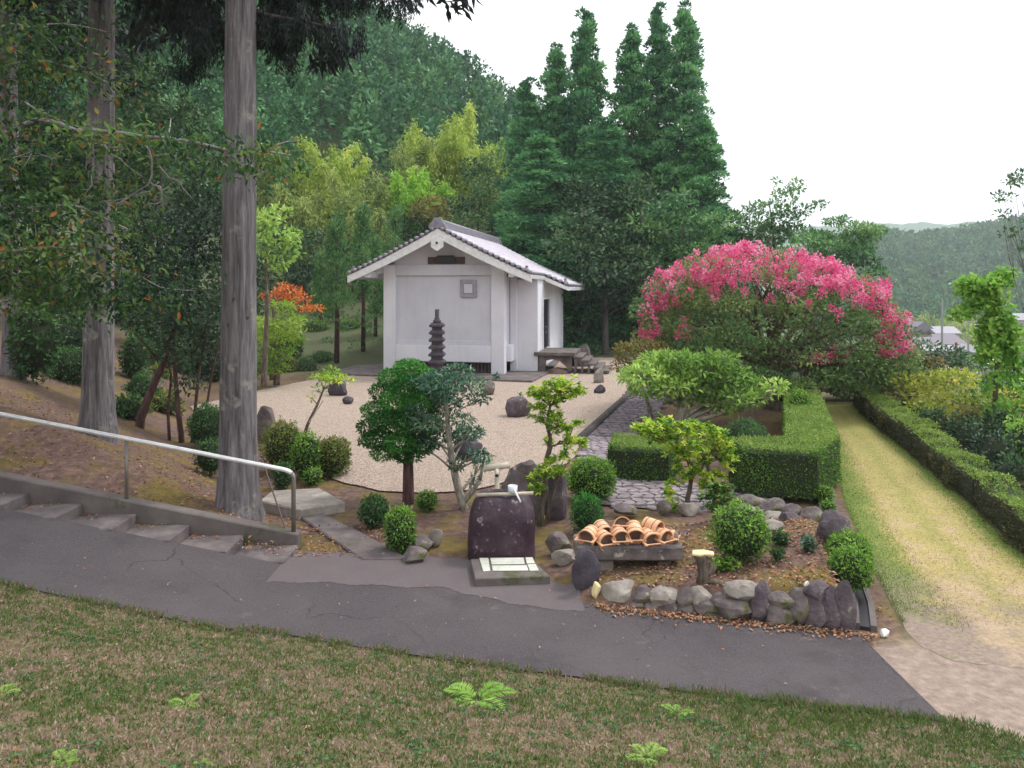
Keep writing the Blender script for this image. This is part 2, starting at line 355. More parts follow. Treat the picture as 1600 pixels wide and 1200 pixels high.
def resample(P, n):
    P = np.array(P, float); s = np.r_[0, np.cumsum(np.linalg.norm(np.diff(P, axis=0), axis=1))]
    t = np.linspace(0, s[-1], n); return np.stack([np.interp(t, s, P[:, k]) for k in range(P.shape[1])], -1)
def ribbon(name, Lp, Rp, n, mcount, off, mat, zf=None, edge=0, endj=0):
    Lr = resample([p[:2] for p in Lp], n); Rr = resample([p[:2] for p in Rp], n)
    t = np.linspace(0, 1, mcount)[None, :, None]
    P = Lr[:, None, :]*(1-t) + Rr[:, None, :]*t
    if edge:
        j = np.array([[mnoise.noise((p[0]*3, p[1]*3, 5)) + .35*mnoise.noise((p[0]*17, p[1]*17, 5)) for p in row] for row in P])
        P[:, 0, 1] += j[:, 0]*edge; P[:, -1, 1] += j[:, -1]*edge
    if endj:
        for i in range(8):
            for j in range(mcount): P[i, j, 1] += endj*(1-i/8)*(mnoise.noise((P[i,j,0]*2.3, 3.3, 1)) + .5*mnoise.noise((P[i,j,0]*7, 1.3, 2)))
    Z = (H(P[..., 0], P[..., 1]) if zf is None else zf(P[..., 0], P[..., 1])) + off
    V = np.concatenate([P, Z[..., None]], -1).reshape(-1, 3)
    i = np.arange(n*mcount).reshape(n, mcount)
    F = np.stack([i[:-1,:-1], i[1:,:-1], i[1:,1:], i[:-1,1:]], -1).reshape(-1, 4)
    me = rawmesh(name, V, F, mat, smooth=True)
    me.update()
    if me.polygons[0].normal.z < 0: me.flip_normals()
    uv = me.uv_layers.new(name='UVMap'); U = np.stack(np.broadcast_arrays(np.linspace(0,1,mcount)[None,:], np.linspace(0,1,n)[:,None]), -1).reshape(-1,2)
    li = np.zeros(len(me.loops), np.int32); me.loops.foreach_get('vertex_index', li)
    uv.data.foreach_set('uv', U[li].astype(np.float32).ravel())
    return link(name, me)
# asphalt lane
m, nt, b = newmat('asphalt')
f1 = noise(nt, 130, 3, .8, 'Object'); f2 = noise(nt, .8, 6, .6, 'Object'); f3 = noise(nt, 300, 2, .5, 'Object')
col = ramp(nt, [(.3, lin(60,54,58)), (.52, lin(80,74,78)), (.64, lin(104,96,98)), (.74, lin(172,164,160))], f1)
f4 = noise(nt, 38, 4, .75, 'Object')
col = mixc(nt, col, lin(58,50,56), ramp(nt, [(.5, (0,0,0,1)), (.68, (.75,.75,.75,1))], f4))
col = mixc(nt, col, lin(104,96,98), ramp(nt, [(.42, (0,0,0,1)), (.75, (.55,.55,.55,1))], f2))
col = mixc(nt, col, lin(62,56,58), ramp(nt, [(.52, (0,0,0,1)), (.64, (.7,.7,.7,1))], noise(nt, .55, 8, .7, 'Object')))
col = mixc(nt, col, lin(128,118,114), ramp(nt, [(.6, (0,0,0,1)), (.72, (.5,.5,.5,1))], noise(nt, 1.9, 8, .75, 'Object')))
col = mixc(nt, col, lin(84,88,56), ramp(nt, [(.62, (0,0,0,1)), (.72, (.45,.45,.45,1))], noise(nt, 2.7, 8, .75, 'Object')))
vc = nt.nodes.new('ShaderNodeTexVoronoi'); vc.feature = 'DISTANCE_TO_EDGE'; vc.inputs['Scale'].default_value = .55
tcc = nt.nodes.new('ShaderNodeTexCoord'); nzv = nt.nodes.new('ShaderNodeTexNoise'); nzv.inputs['Scale'].default_value = 2.5; nzv.inputs['Detail'].default_value = 6; nt.links.new(tcc.outputs['Object'], nzv.inputs['Vector'])
vadd = nt.nodes.new('ShaderNodeVectorMath'); vadd.operation = 'MULTIPLY_ADD'; nt.links.new(nzv.outputs['Color'], vadd.inputs[0]); vadd.inputs[1].default_value = (.5,.5,.0); nt.links.new(tcc.outputs['Object'], vadd.inputs[2]); nt.links.new(vadd.outputs[0], vc.inputs['Vector'])
crk = ramp(nt, [(0, (.8,.8,.8,1)), (.006, (0,0,0,1))], vc.outputs['Distance'])
crk = math_(nt, 'MULTIPLY', crk, ramp(nt, [(.5, (0,0,0,1)), (.58, (1,1,1,1))], noise(nt, .7, 3, .5, 'Object')))
col = mixc(nt, col, lin(40,36,38), crk)
nt.links.new(col, b.inputs['Base Color']); b.inputs['Roughness'].default_value = .9; bump(nt, b, math_(nt,'ADD',f1,f4), .7, .015)
near = [(-14,8.05),(-9,8.0),(-5.2,7.8),(-2.6,7.75),(-1.22,7.3),(0,6.96),(1.11,6.66),(2.14,6.42),(3.46,6.11)]
far = [(-14,9.66),(-6.4,9.63),(-3,9.6),(-1.6,9.5),(.0,8.95),(.72,8.42),(1.9,8.0),(3.0,7.72),(3.45,7.64)]
asphalt = tag(ribbon('asphalt_path', near, far, 150, 24, .006, m, edge=.012), 'dark grey asphalt lane sloping up to the left', 'path', kind='structure')
# older paler apron in front of the basin
m, nt, b = newmat('old_asphalt')
f1 = noise(nt, 90, 3, .8); f2 = noise(nt, 2.2, 6, .7)
col = ramp(nt, [(.35, lin(84,77,80)), (.6, lin(110,101,102)), (.75, lin(150,140,138))], f1)
col = mixc(nt, col, lin(96,86,90), ramp(nt, [(.4, (0,0,0,1)), (.65, (.8,.8,.8,1))], f2))
nt.links.new(col, b.inputs['Base Color']); b.inputs['Roughness'].default_value = .95; bump(nt, b, f1, .4, .01)
tag(ribbon('apron', [(-2.88,9.0),(-1.9,8.95),(-.7,8.75),(.1,8.3),(.78,8.2)], [(-2.88,10.05),(-1.9,9.95),(-.6,9.75),(.3,9.3),(.75,8.75)], 160, 10, .009, m, edge=.1),
    'paler worn asphalt apron in front of the water basin', 'pavement', kind='structure')
# gravel court
m, nt, b = newmat('gravel')
tc = nt.nodes.new('ShaderNodeTexCoord'); vo = nt.nodes.new('ShaderNodeTexVoronoi'); vo.inputs['Scale'].default_value = 48
nt.links.new(tc.outputs['Object'], vo.inputs['Vector'])
f1 = noise(nt, 26, 4, .8); f2 = noise(nt, .5, 6, .65); f3 = noise(nt, 4, 6, .7)
sp = nt.nodes.new('ShaderNodeSeparateColor'); nt.links.new(vo.outputs['Color'], sp.inputs[0])
col = ramp(nt, [(0, lin(132,116,104)), (.3, lin(176,158,142)), (.7, lin(198,176,162)), (1, lin(220,202,190))], sp.outputs[0])
col = mixc(nt, col, lin(186,168,150), ramp(nt, [(.4, (0,0,0,1)), (.7, (.6,.6,.6,1))], f2))
col = mixc(nt, col, lin(150,130,112), ramp(nt, [(.5, (0,0,0,1)), (.75, (.5,.5,.5,1))], f3))
nt.links.new(col, b.inputs['Base Color']); b.inputs['Roughness'].default_value = .95; bump(nt, b, math_(nt,'ADD',vo.outputs['Distance'],f1), .9, .03)
poly = [(-9.3,22.4),(-8.6,25.5),(-7.6,28.6),(-6.4,31.5),(-6.3,38),(6.2,38),(5.6,33),(4.05,26.3),(2.8,21.9),(1.62,17.9),(1.2,15.2),(.2,14.0),(-.5,13.2),(-1.2,12.9),(-2.2,13.0),(-3.0,13.6),(-3.6,14.6),(-4.3,15.2),(-4.9,16.8),(-5.6,18.4),(-7.2,19.5),(-8.6,20.8)]
bm = bmesh.new(); 
pts = resample(poly + [poly[0]], 160)[:-1]
for i, p in enumerate(pts): 
    k = mnoise.noise((p[0]*2, p[1]*2, 9))*.16; pts[i] += k
bm.faces.new([bm.verts.new((p[0], p[1], .012)) for p in pts]); bmesh.ops.triangulate(bm, faces=bm.faces)
me = bpy.data.meshes.new('gravel'); bm.normal_update(); bm.to_mesh(me); bm.free()
if me.polygons[0].normal.z < 0: me.flip_normals()
tag(link('gravel_court', me, None, m), 'pale raked gravel court in front of the white storehouse', 'gravel', kind='structure')
# loose pebbles of the court, real relief near the front edge
def pebbles(name, n, reg, smin, smax, mat, label, cat):
    P = []
    while len(P) < n:
        P += [p for p in reg(n)][:n-len(P)]
    P = np.array(P); s = R.uniform(smin, smax, n)
    base = np.array([[1,0,0],[0,1,0],[-1,0,0],[0,-1,0],[0,0,.7]]); ang = R.uniform(0, 6.28, n)
    c, s_ = np.cos(ang), np.sin(ang)
    V = np.zeros((n,5,3)); V[...,0] = c[:,None]*base[:,0]*1.0 - s_[:,None]*base[:,1]*.7; V[...,1] = s_[:,None]*base[:,0] + c[:,None]*base[:,1]*.7; V[...,2] = base[:,2]
    V = V*s[:,None,None] + P[:,None,:]
    F = np.array([[0,1,4],[1,2,4],[2,3,4],[3,0,4]])[None] + (np.arange(n)*5)[:,None,None]
    me = rawmesh(name, V.reshape(-1,3), F.reshape(-1,3), mat, rnd=np.repeat(R.random(n), 4))
    return tag(link(name, me), label, cat, kind='stuff')
M['pebble'] = leafmat('pebble', [lin(140,118,108), lin(172,148,136), lin(190,168,156), lin(212,194,182)], 0, .9, 1.0)
def inpoly(x, y, poly):
    r = False; j = len(poly)-1
    for i in range(len(poly)):
        if (poly[i][1] > y) != (poly[j][1] > y) and x < (poly[j][0]-poly[i][0])*(y-poly[i][1])/(poly[j][1]-poly[i][1])+poly[i][0]: r = not r
        j = i
    return r
def reg_court(n):
    for _ in range(n*2):
        y = 13 + 14*random.random()**1.6; x = random.uniform(-9, 4)
        if inpoly(x, y, poly): yield (x, y, .012)
pebbles('gravel', 9000, reg_court, .009, .022, M['pebble'], 'loose pale pebbles scattered over the gravel court', 'gravel')
# grassy track
m, nt, b = newmat('track')
tc = nt.nodes.new('ShaderNodeTexCoord'); su = nt.nodes.new('ShaderNodeSeparateXYZ'); nt.links.new(tc.outputs['UV'], su.inputs[0])
n1 = noise(nt, .9, 6, .65); n2 = noise(nt, 22, 5, .75); n3 = noise(nt, 90, 3, .7)
u_ = math_(nt, 'ADD', su.outputs[0], math_(nt, 'MULTIPLY', math_(nt, 'SUBTRACT', n1, .5), .45))
green = ramp(nt, [(.3, lin(88,112,44)), (.5, lin(114,136,56)), (.7, lin(144,154,76))], n2)
tan = ramp(nt, [(.3, lin(156,138,80)), (.5, lin(184,166,102)), (.7, lin(204,188,132))], n2)
bare = ramp(nt, [(.3, lin(176,150,118)), (.6, lin(200,176,146))], n2)
w = ramp(nt, [(0, (0,0,0,1)), (.12, (.1,.1,.1,1)), (.26, (.95,.95,.95,1)), (.44, (.9,.9,.9,1)), (.54, (.65,.65,.65,1)), (.66, (1,1,1,1)), (.84, (.75,.75,.75,1)), (.95, (.05,.05,.05,1))], u_)
vfar = ramp(nt, [(.15, (1,1,1,1)), (.55, (.72,.72,.72,1)), (1, (.5,.5,.5,1))], su.outputs[1])
w2 = math_(nt, 'MULTIPLY', w, vfar)
col = mixc(nt, green, tan, w2)
endm = ramp(nt, [(.02, (1,1,1,1)), (.16, (0,0,0,1))], math_(nt, 'ADD', su.outputs[1], math_(nt, 'MULTIPLY', math_(nt, 'SUBTRACT', noise(nt, 3, 6, .7), .5), .3)))
col = mixc(nt, col, ramp(nt, [(.3, lin(128,112,100)), (.5, lin(152,134,122)), (.7, lin(176,158,144))], n2), endm)
col = mixc(nt, col, bare, ramp(nt, [(.5, (0,0,0,1)), (.72, (.8,.8,.8,1))], math_(nt, 'MULTIPLY', noise(nt, 2.2, 6, .7), math_(nt, 'ADD', w2, .25))))
nt.links.new(col, b.inputs['Base Color']); b.inputs['Roughness'].default_value = .95; bump(nt, b, math_(nt,'ADD',n2,n3), .7, .025)
tl_pts = [(3.95,7.35),(3.98,7.75),(4.5,9.63),(5.3,12.2),(6.86,16.56),(8.25,20.7),(8.9,22.75),(9.1,23.4)]
tr_pts = [(6.3,5.95),(6.45,8.6),(6.66,10.07),(7.38,12.55),(8.5,16.9),(9.1,19.3),(10.1,22.75),(10.4,23.4)]
tag(ribbon('grass_track', tl_pts, tr_pts, 140, 48, -.012, m, edge=.0, endj=.3, zf=lambda x, y: np.maximum(H(x, y), 0)), 'worn grass track with sandy wheel ruts beside the long hedge', 'track', kind='structure')
# dry sandy turf where the track meets the lane
def inreg(L, Rr, n):
    for _ in range(n*3):
        y = random.uniform(7.2, 23); x = random.uniform(3.6, 10.5)
        if np.interp(y, [p[1] for p in tl_pts], [p[0] for p in tl_pts]) < x < np.interp(y, [p[1] for p in tr_pts], [p[0] for p in tr_pts]): yield x, y
# gutter along the track: concrete lip and black slot
def strip(pts, w0, w1, z0, z1, name, mat, parent=None):
    pts = resample(pts, 24); mb = MB(); n = len(pts)
    d = np.gradient(pts, axis=0); d /= np.linalg.norm(d, axis=1)[:, None]; nrm = np.stack([-d[:,1], d[:,0]], -1)
    a = pts + nrm*w0; c = pts + nrm*w1
    vs_ = [];  fs_ = []
    for i in range(n): vs_ += [(*a[i], z0), (*a[i], z1), (*c[i], z1), (*c[i], z0)]
    for i in range(n-1):
        k = i*4
        for q in range(4): fs_.append((k+q, k+(q+1)%4, k+4+(q+1)%4, k+4+q))
    fs_ += [(0,1,2,3), (4*n-4, 4*n-3, 4*n-2, 4*n-1)]
    return mb.add(vs_, fs_).build(name, mat, parent)
gl = [(3.62,7.75),(3.85,8.3),(4.28,9.63),(5.08,12.2),(6.0,14.6)]
gut = thing('gutter', 'narrow concrete gutter with a dark slot along the track edge', 'gutter', (0,0,0))
strip(gl, .2, .1, -.1, .05, 'concrete_lip', M['concrete_dark'], gut)
strip(gl, .1, .0, -.1, .024, 'slot', M['dark'], gut)  # solid dark fill; the shade inside the open slot as colour
strip(gl, .0, -.06, -.1, .045, 'edge_stone', M['concrete_dark'], gut)
# concrete edging strip, slab bridge
def slab(name, poly, z0, z1, mat, label, cat, bev=.015, parent=None, kind=None, group=None):
    o = MB().prism(poly, z0, z1).build(name, mat, parent, bevel=bev)
    return tag(o, label, cat, group, kind) if label else o
slab('concrete_edging', [G(440,788)[:2], G(472,789)[:2], G(560,832)[:2], G(640,876)[:2], G(566,876)[:2], G(500,832)[:2]], -.1, .03, M['concrete'], 'flat concrete edging strip running diagonally down to the lane', 'edging')
slab('stone_slab', [G(405,786,.1)[:2], G(425,770,.1)[:2], G(500,766,.1)[:2], G(540,788,.1)[:2], G(468,800,.1)[:2]], -.08, .14, M['stone_pale'], 'flat pale stone slab bridging the ditch behind the handrail end', 'slab', .02)
# steps and kerb wall beside the ramp
st = thing('stairway', 'low concrete steps climbing between asphalt ramp and kerb wall', 'steps', (0,0,0))
SX, SL, SR = -2.85, .715, .139
for i in range(0, 13):
    x1 = SX - i*SL; x0 = x1 - SL; z = i*SR + .03
    if i == 0: z = .035
    MB().box(x0+.004, x1, 9.58, 10.22, z-.35, z).build('step', M['concrete'], st, bevel=.012)
kerb = MB()
kp = [(-2.85,10.22),(-2.85,10.42),(-14,10.42),(-14,10.22)]
kerb.add([(-2.85,10.22,-.1),(-2.85,10.42,-.1),(-14,10.42,1.9),(-14,10.22,1.9),(-2.85,10.22,.17),(-2.85,10.42,.17),(-14,10.42,2.36),(-14,10.22,2.36)],
         [(0,1,2,3),(4,5,6,7),(0,1,5,4),(2,3,7,6),(0,3,7,4),(1,2,6,5)])
tag(kerb.build('kerb_wall', M['concrete_dark'], bevel=.015), 'sloping mossy concrete kerb wall behind the steps', 'kerb')
# handrail
hr = thing('handrail', 'stainless steel handrail on posts beside the steps', 'handrail', (-2.9,10.3,0))
zr = lambda x: .17 + (-2.9 - x)*.1955 + .0
def rel(p): return (p[0]+2.9, p[1]-10.3, p[2])
top = [(-2.93,10.3,.15),(-2.93,10.3,.9),(-2.95,10.3,.96),(-3.02,10.3,1.0)] 
MB().tube([rel(p) for p in [(-2.955,10.3,.965),(-3.0,10.3,.995),(-3.06,10.3,1.015),(-4.5,10.3,1.3),(-6.5,10.3,1.69),(-14,10.3,3.16)]], .03, 12).build('top_rail', M['steel'], hr, True)
MB().tube([rel(p) for p in [(-2.93,10.3,.1),(-2.93,10.3,.92),(-2.955,10.3,.965)]], .03, 12).build('post', M['steel_dull'], hr, True)
for x in (-5.17, -7.5, -9.8):
    MB().tube([rel((x,10.3,zr(x)-.1)), rel((x,10.3,zr(x)+.81))], .024, 10).build('post', M['steel_dull'], hr, True)
tag(MB().tube([(-3.02,10.34,.12),(-3.5,10.75,1.05)], .012, 6).build('guy_wire', M['wire']), 'thin dark stay leaning from the kerb up to the cedar trunk', 'wire')
# ------------------------------------------------------------------ rocks
def rockmesh(name, sx, sy, sz, mat, seed, sub=3, facet=.5, rough=.16):
    bm = bmesh.new(); bmesh.ops.create_icosphere(bm, subdivisions=sub, radius=1)
    rs = random.Random(seed)
    planes = [(Vector((rs.gauss(0,1), rs.gauss(0,1), rs.gauss(0,.9))).normalized(), rs.uniform(.52,.84)) for _ in range(13)]
    off = Vector((seed*3.1, seed*1.7, seed*.9))
    for v in bm.verts:
        c = v.co.copy()
        for n, d in planes:
            k = c.dot(n)
            if k > d: c -= n*(k-d)*min(1,facet*1.9)
        c *= 1 + rough*mnoise.noise(c*1.6+off) + rough*.45*mnoise.noise(c*4+off)
        v.co = Vector((c.x*sx, c.y*sy, c.z*sz))
    me = bpy.data.meshes.new(name); bm.to_mesh(me); bm.free(); me.materials.append(mat)
    me.polygons.foreach_set('use_smooth', np.ones(len(me.polygons), bool))
    me.set_sharp_from_angle(angle=math.radians(22)) if hasattr(me, 'set_sharp_from_angle') else None
    return me
_rk = [0]
def rock(px0, px1, py0, py1, mat, label=None, z=None, name='rock', parent=None, deep=.8, cat='rock', group=None, rz=None, rx=0, sink=.12, y=None, facet=.4, rough=.16):
    """a rock whose photo outline is px0..px1, py0 (top) .. py1 (foot)"""
    _rk[0] += 1; s = _rk[0]
    px = (px0+px1)/2
    if y is None:
        zz = 0 if z is None else z
        for _ in range(6):
            p = G(px, py1, zz)
            if z is None: zz = hz(p[0], p[1])
        Y = p[1]; foot = zz
    else:
        Y = y; foot = A(px, py1, y)[2]
    X = (px-800)/FPX*Y
    hw = (px1-px0)/2/FPX*Y/.84; top = CZ - (py0-HOR)/FPX*Y
    hgt = max(.04, top-foot); hh = hgt*(1+sink)/2/.84
    me = rockmesh(name, hw, hw*deep, hh, mat, s, facet=facet, rough=rough)
    o = link(name, me, parent); o.location = (X, Y + hw*deep*.5, top - hh*.86); o.rotation_euler = (rx, 0, (random.uniform(-.4,.4) if rz is None else rz))
    if label: tag(o, label, cat, group)
    return o
rock(513,541,594,619, M['stone_dark'], 'upright dark rock at the rear left of the gravel court')
rock(535,552,621,632, M['stone_dark'], 'small dark stone lying before the upright rock on the gravel')
rock(396,432,637,690, M['stone'], 'tall grey rock peeking out right of the near cedar trunk')
rock(751,774,596,618, M['stone'], 'squat brown rock on the gravel near the storehouse corner')
rock(787,833,618,652, M['stone_purple'], 'jagged reddish brown rock slumped in the middle of the gravel', deep=.7)
rock(928,945,575,599, M['stone_pale'], 'speckled upright stone at the foot of the porch steps', cat='stone')
rock(929,947,602,615, M['stone_dark'], 'small black stone on the gravel before the porch')
rock(708,751,682,718, M['stone_dark'], 'broad dark rock on gravel behind the grey-green tree')
rock(785,850,716,812, M['stone'], 'big rough brown boulder standing behind the water basin', deep=.7, facet=.25, rough=.3)
rock(846,892,735,812, M['stone_purple'], 'dark standing stone right of the big boulder', deep=.5)
rock(667,692,826,854, M['stone_pale'], 'pale tilted stone on the soil left of the basin', rx=.4)
rock(640,676,840,860, M['stone'], 'flat grey stone beside the pale tilted stone')
rock(628,668,858,880, M['stone'], 'low mossy stone at the lane edge under the bright shrub')
rock(896,937,863,917, M['stone_dark'], 'smooth dark purple standing stone at the left end of the bench', deep=.4, sink=.2, facet=.12, rough=.1)
rock(855,898,836,868, M['stone'], 'angular stone between basin and bench', deep=.6)
rock(865,901,861,882, M['stone_pale'], 'flat pale stone lying by the dark standing stone', deep=.8)
rock(1283,1332,805,852, M['stone_purple'], 'rounded purple boulder at the track gutter', deep=.7, z=.3, facet=.2)
rock(1060,1092,786,806, M['stone_pale'], 'low pale stone beside the paving under the pieris', z=.1)
rock(1028,1052,784,803, M['stone'], 'small mossy stone behind the bucket bench', z=.1)
rock(962,1000,788,806, M['stone'], 'flat mossy stone bordering the paving near the conical shrub', z=.1)
rock(1172,1200,793,806, M['stone_pale'], 'flat stone at the right end of the paving', z=.15)
rock(1040,1062,619,630, M['stone_pale'], 'pale low stone on moss under the spreading tree')
rock(1190,1228,815,832, M['stone_pale'], 'flat pale stone behind the big clipped bush', z=.3)
rock(1376,1391,985,995, M['vinyl'], 'small white pebble at the end of the gutter', cat='pebble', name='pebble')
rock(1257,1265,908,918, M['vinyl'], 'tiny white pebble on the leaf litter above the stone wall', cat='pebble', name='pebble', z=.36)
rock(925,938,908,918, M['cutwood'], 'small orange stone at the foot of the dark standing stone', name='pebble', cat='pebble')
# dry stone retaining wall along the lane
wall = thing('stone_retaining_wall', 'dry stone retaining wall of rounded boulders along the lane', 'stone wall')
for a in [(952,988,912,936,0),(957,985,932,954,0),(995,1018,920,942,1),(1022,1053,920,944,0),(985,1010,938,956,1),(1010,1034,942,962,1),(1036,1064,936,966,3),(1066,1082,926,950,1),
          (1082,1108,924,946,2),(1092,1127,938,962,1),(1062,1092,944,968,1),(1122,1142,930,950,1),(1143,1186,914,934,0),(1126,1180,932,968,1),(1180,1205,918,970,3),(1205,1240,930,950,1),
          (1200,1246,946,978,1),(1240,1272,926,966,1),(1265,1292,914,938,3),(1262,1300,930,982,3),(1286,1316,926,986,3),(1312,1336,910,984,3)]:
    rock(a[0]-7, a[1]+7, a[2]-2, a[3]+3, [M['stone_pale'],M['stone'],M['stone_pale'],M['stone_purple']][a[4]], name='stone', parent=wall, deep=.75,
         y=float(np.interp((a[0]+a[1])/2, [950,1150,1336], [8.42,8.02,7.72])) - .0, rz=random.uniform(-.2,.2), facet=.33, rough=.2)
wall2 = thing('low_stone_wall', 'low weathered stone edging below the clipped corner hedge', 'stone wall')
for a in [(1150,1196,776,796,1),(1190,1230,782,804,1),(1226,1256,786,812,1),(1252,1290,796,818,1),(1222,1254,800,826,3),(1190,1226,800,818,2),(1150,1180,790,806,2)]:
    rock(a[0]-2, a[1]+2, a[2], a[3], [M['stone'],M['stone'],M['stone_pale'],M['stone_purple']][a[4]], name='stone', parent=wall2, deep=.6, z=.18, rz=random.uniform(-.2,.2))
# ------------------------------------------------------------------ flagstone paths
fp = tag(MB().add([(1.66,17.8,.02),(3.05,17.4,.02),(5.3,25.9,.02),(4.09,26.2,.02)], [(0,1,2,3)]).build('flagstone_path', M['concrete_dark']),
         'purplish stone paved path beside the gravel court', 'path', kind='structure')
fp2 = tag(MB().add([(1.35,12.2,.022),(4.1,11.35,.022),(4.3,12.5,.022),(2.9,13.55,.022),(3.05,17.39,.022),(1.66,17.75,.022),(1.25,14.2,.022)], [(0,1,2,3,4,5,6)]).build('flagstone_path', M['concrete_dark']),
         'pale crazy paving turning in front of the block hedge', 'path', kind='structure')
q1 = [(1.66,17.8),(3.05,17.4),(5.3,25.9),(4.09,26.2)]
q2 = [(1.35,12.2),(4.1,11.35),(4.3,12.5),(2.9,13.55),(3.05,17.39),(1.66,17.75),(1.25,14.2)]
def flags(poly, parent, sx, sy, x0, x1, y0, y1, z, mat='flag'):
    nx, ny = int((x1-x0)/sx), int((y1-y0)/sy)
    J = {(i,j): (x0+i*sx+random.uniform(-.32,.32)*sx+(j%2)*.5*sx, y0+j*sy+random.uniform(-.3,.3)*sy) for i in range(nx+2) for j in range(ny+2)}
    for i in range(nx+1):
        for j in range(ny+1):
            cs = [J[i,j], J[i+1,j], J[i+1,j+1], J[i,j+1]]
            if j % 2: pass
            cx = sum(c[0] for c in cs)/4; cy = sum(c[1] for c in cs)/4
            if not inpoly(cx, cy, poly): continue
            ins = []
            for k in range(4):
                a, b_ = cs[k], cs[(k+1)%4]
                for t in (.2, .8): ins.append((a[0]*(1-t)+b_[0]*t, a[1]*(1-t)+b_[1]*t))
            ins = [(cx+(p[0]-cx)*.93, cy+(p[1]-cy)*.93) for p in ins]
            h = random.uniform(.012,.03)
            mb = MB(); n = 8
            mb.add([(p[0],p[1],z-.01) for p in ins] + [(cx+(p[0]-cx)*.9, cy+(p[1]-cy)*.9, z+h) for p in ins], [tuple(range(n,2*n))] + [(k,(k+1)%n,n+(k+1)%n,n+k) for k in range(n)])
            mb.build('flagstone', M[mat], parent)
flags(q1, fp, .21, .25, 1.4, 5.4, 17.2, 26.3, .022, 'flag_dark')
flags(q2, fp2, .19, .19, 1.1, 4.4, 11.3, 17.8, .024)
lg = MB().tube([G(902,690,.06), G(945,650,.06), G(988,611,.06)], [.1,.095,.09], 8).build('edging_log', M['bark_dark'], smooth=True)
tag(lg, 'dark mossy log edging between gravel court and paved path', 'log')
# ------------------------------------------------------------------ water basin
bx = G(784,869)[0]; by = 9.93; 
bas = thing('water_basin', 'dark purple rounded stone water basin beside the lane', 'water basin', (bx, by, 0))
bm = bmesh.new(); n, k = 40, 18; prof = []
W2, D2, Ht = .44, .36, .79
rows = []
for i in range(k+1):
    t = i/k; z = -.08 + (Ht+.08)*t
    f = 1.0-.05*t if t < .5 else .975 - .3*((t-.5)/.5)**3
    f *= 1 - .05*(t < .06)
    row = []
    for j in range(n):
        a = 2*math.pi*j/n; ca, sa = math.cos(a), math.sin(a); e = .62
        x = W2*f*math.copysign(abs(ca)**e, ca); y = D2*f*math.copysign(abs(sa)**e, sa)
        kz = 1 + .035*mnoise.noise((x*3, y*3, z*3)) + .012*mnoise.noise((x*12, y*12, z*12))
        row.append(bm.verts.new((x*kz, y*kz, z + .02*mnoise.noise((x*4, y*4, 2))*t)))
    rows.append(row)
for s, z in ((.86, Ht+.005), (.8, Ht-.04), (.72, Ht-.2)):
    row = [bm.verts.new((v.co.x*s, v.co.y*s, z)) for v in rows[k]]; rows.append(row)
for i in range(len(rows)-1):
    for j in range(n): bm.faces.new((rows[i][j], rows[i][(j+1)%n], rows[i+1][(j+1)%n], rows[i+1][j]))
bm.faces.new(rows[-1])
me = bpy.data.meshes.new('basin_stone'); bm.to_mesh(me); bm.free(); me.polygons.foreach_set('use_smooth', np.ones(len(me.polygons), bool))
link('basin_stone', me, bas, M['basin'])
m, nt, b = newmat('water'); b.inputs['Base Color'].default_value = lin(30,34,40); b.inputs['Roughness'].default_value = .04; b.inputs['IOR'].default_value = 1.33
bump(nt, b, noise(nt, 8, 2), .08, .01)
MB().lathe([(.2,Ht-.1),(.2,Ht-.09)], 24).build('water', m, bas).scale = (1.1,.9,1)
tag(MB().tube([(bx-.32,by-.16,.815),(bx+.4,by-.2,.85)], .024, 10).build('bamboo_rod', M['bamboo_pole'], smooth=True), 'pale bamboo rod lying across the water basin rim', 'bamboo rod')
la = thing('ladle', 'white ladle resting on the rod over the water basin', 'ladle', (bx+.14, by-.17, .85))
MB().lathe([(.045,0),(.06,.015),(.062,.09),(.054,.09),(.05,.02)], 18).build('cup', M['ladle'], la, True)
MB().tube([(.02,-.05,.05),(.1,-.22,-.06)], .012, 8).build('handle', M['ladle'], la, True)
sp_ = thing('water_spout', 'bamboo water spout on a post behind the basin', 'spout', (bx-.07, by+.42, 0))
MB().tube([(0,.05,-.05),(0,.03,1.0)], .035, 10).build('post', M['bamboo_pole'], sp_, True)
MB().tube([(-.17,.0,1.02),(.17,.02,1.06)], .045, 12).build('crosspiece', M['bamboo_pole'], sp_, True)
MB().tube([(0,.05,1.02),(.0,-.14,.96)], .03, 12).build('nozzle', M['bamboo_pole'], sp_, True)
MB().tube([(0,-.141,.96),(.0,-.146,.958)], .022, 12).build('nozzle_mouth', M['dark'], sp_)  # dark disc painting the unlit bore of the nozzle
gr_ = thing('drain_slab', 'concrete drain slab with pale grey cover in front of the basin', 'drain', (bx+.0, 9.28, 0))
zs = .1
GP = lambda px, py: tuple(np.array(G(px, py, zs)[:2]) - np.array([bx, 9.28]))
MB().prism([GP(735,873), GP(829,871), GP(860,900), GP(742,904)], -.05, zs).build('base_slab', M['concrete_dark'], gr_, bevel=.01)
def lid(a): MB().prism([GP(*p) for p in a], zs+.003, zs+.012).build('cover_plate', M['grate'], gr_, bevel=.002)
lid([(749,873),(763,873),(766,893),(755,894)]); lid([(766,873),(818,872.5),(820,882.5),(768,883)]); lid([(768.5,885),(823,884.5),(826,892.5),(770,893)])
lid([(821,872.3),(832,872),(836,881),(823,881.5)]); lid([(824,883),(837,882.5),(842,892.5),(828,893)])
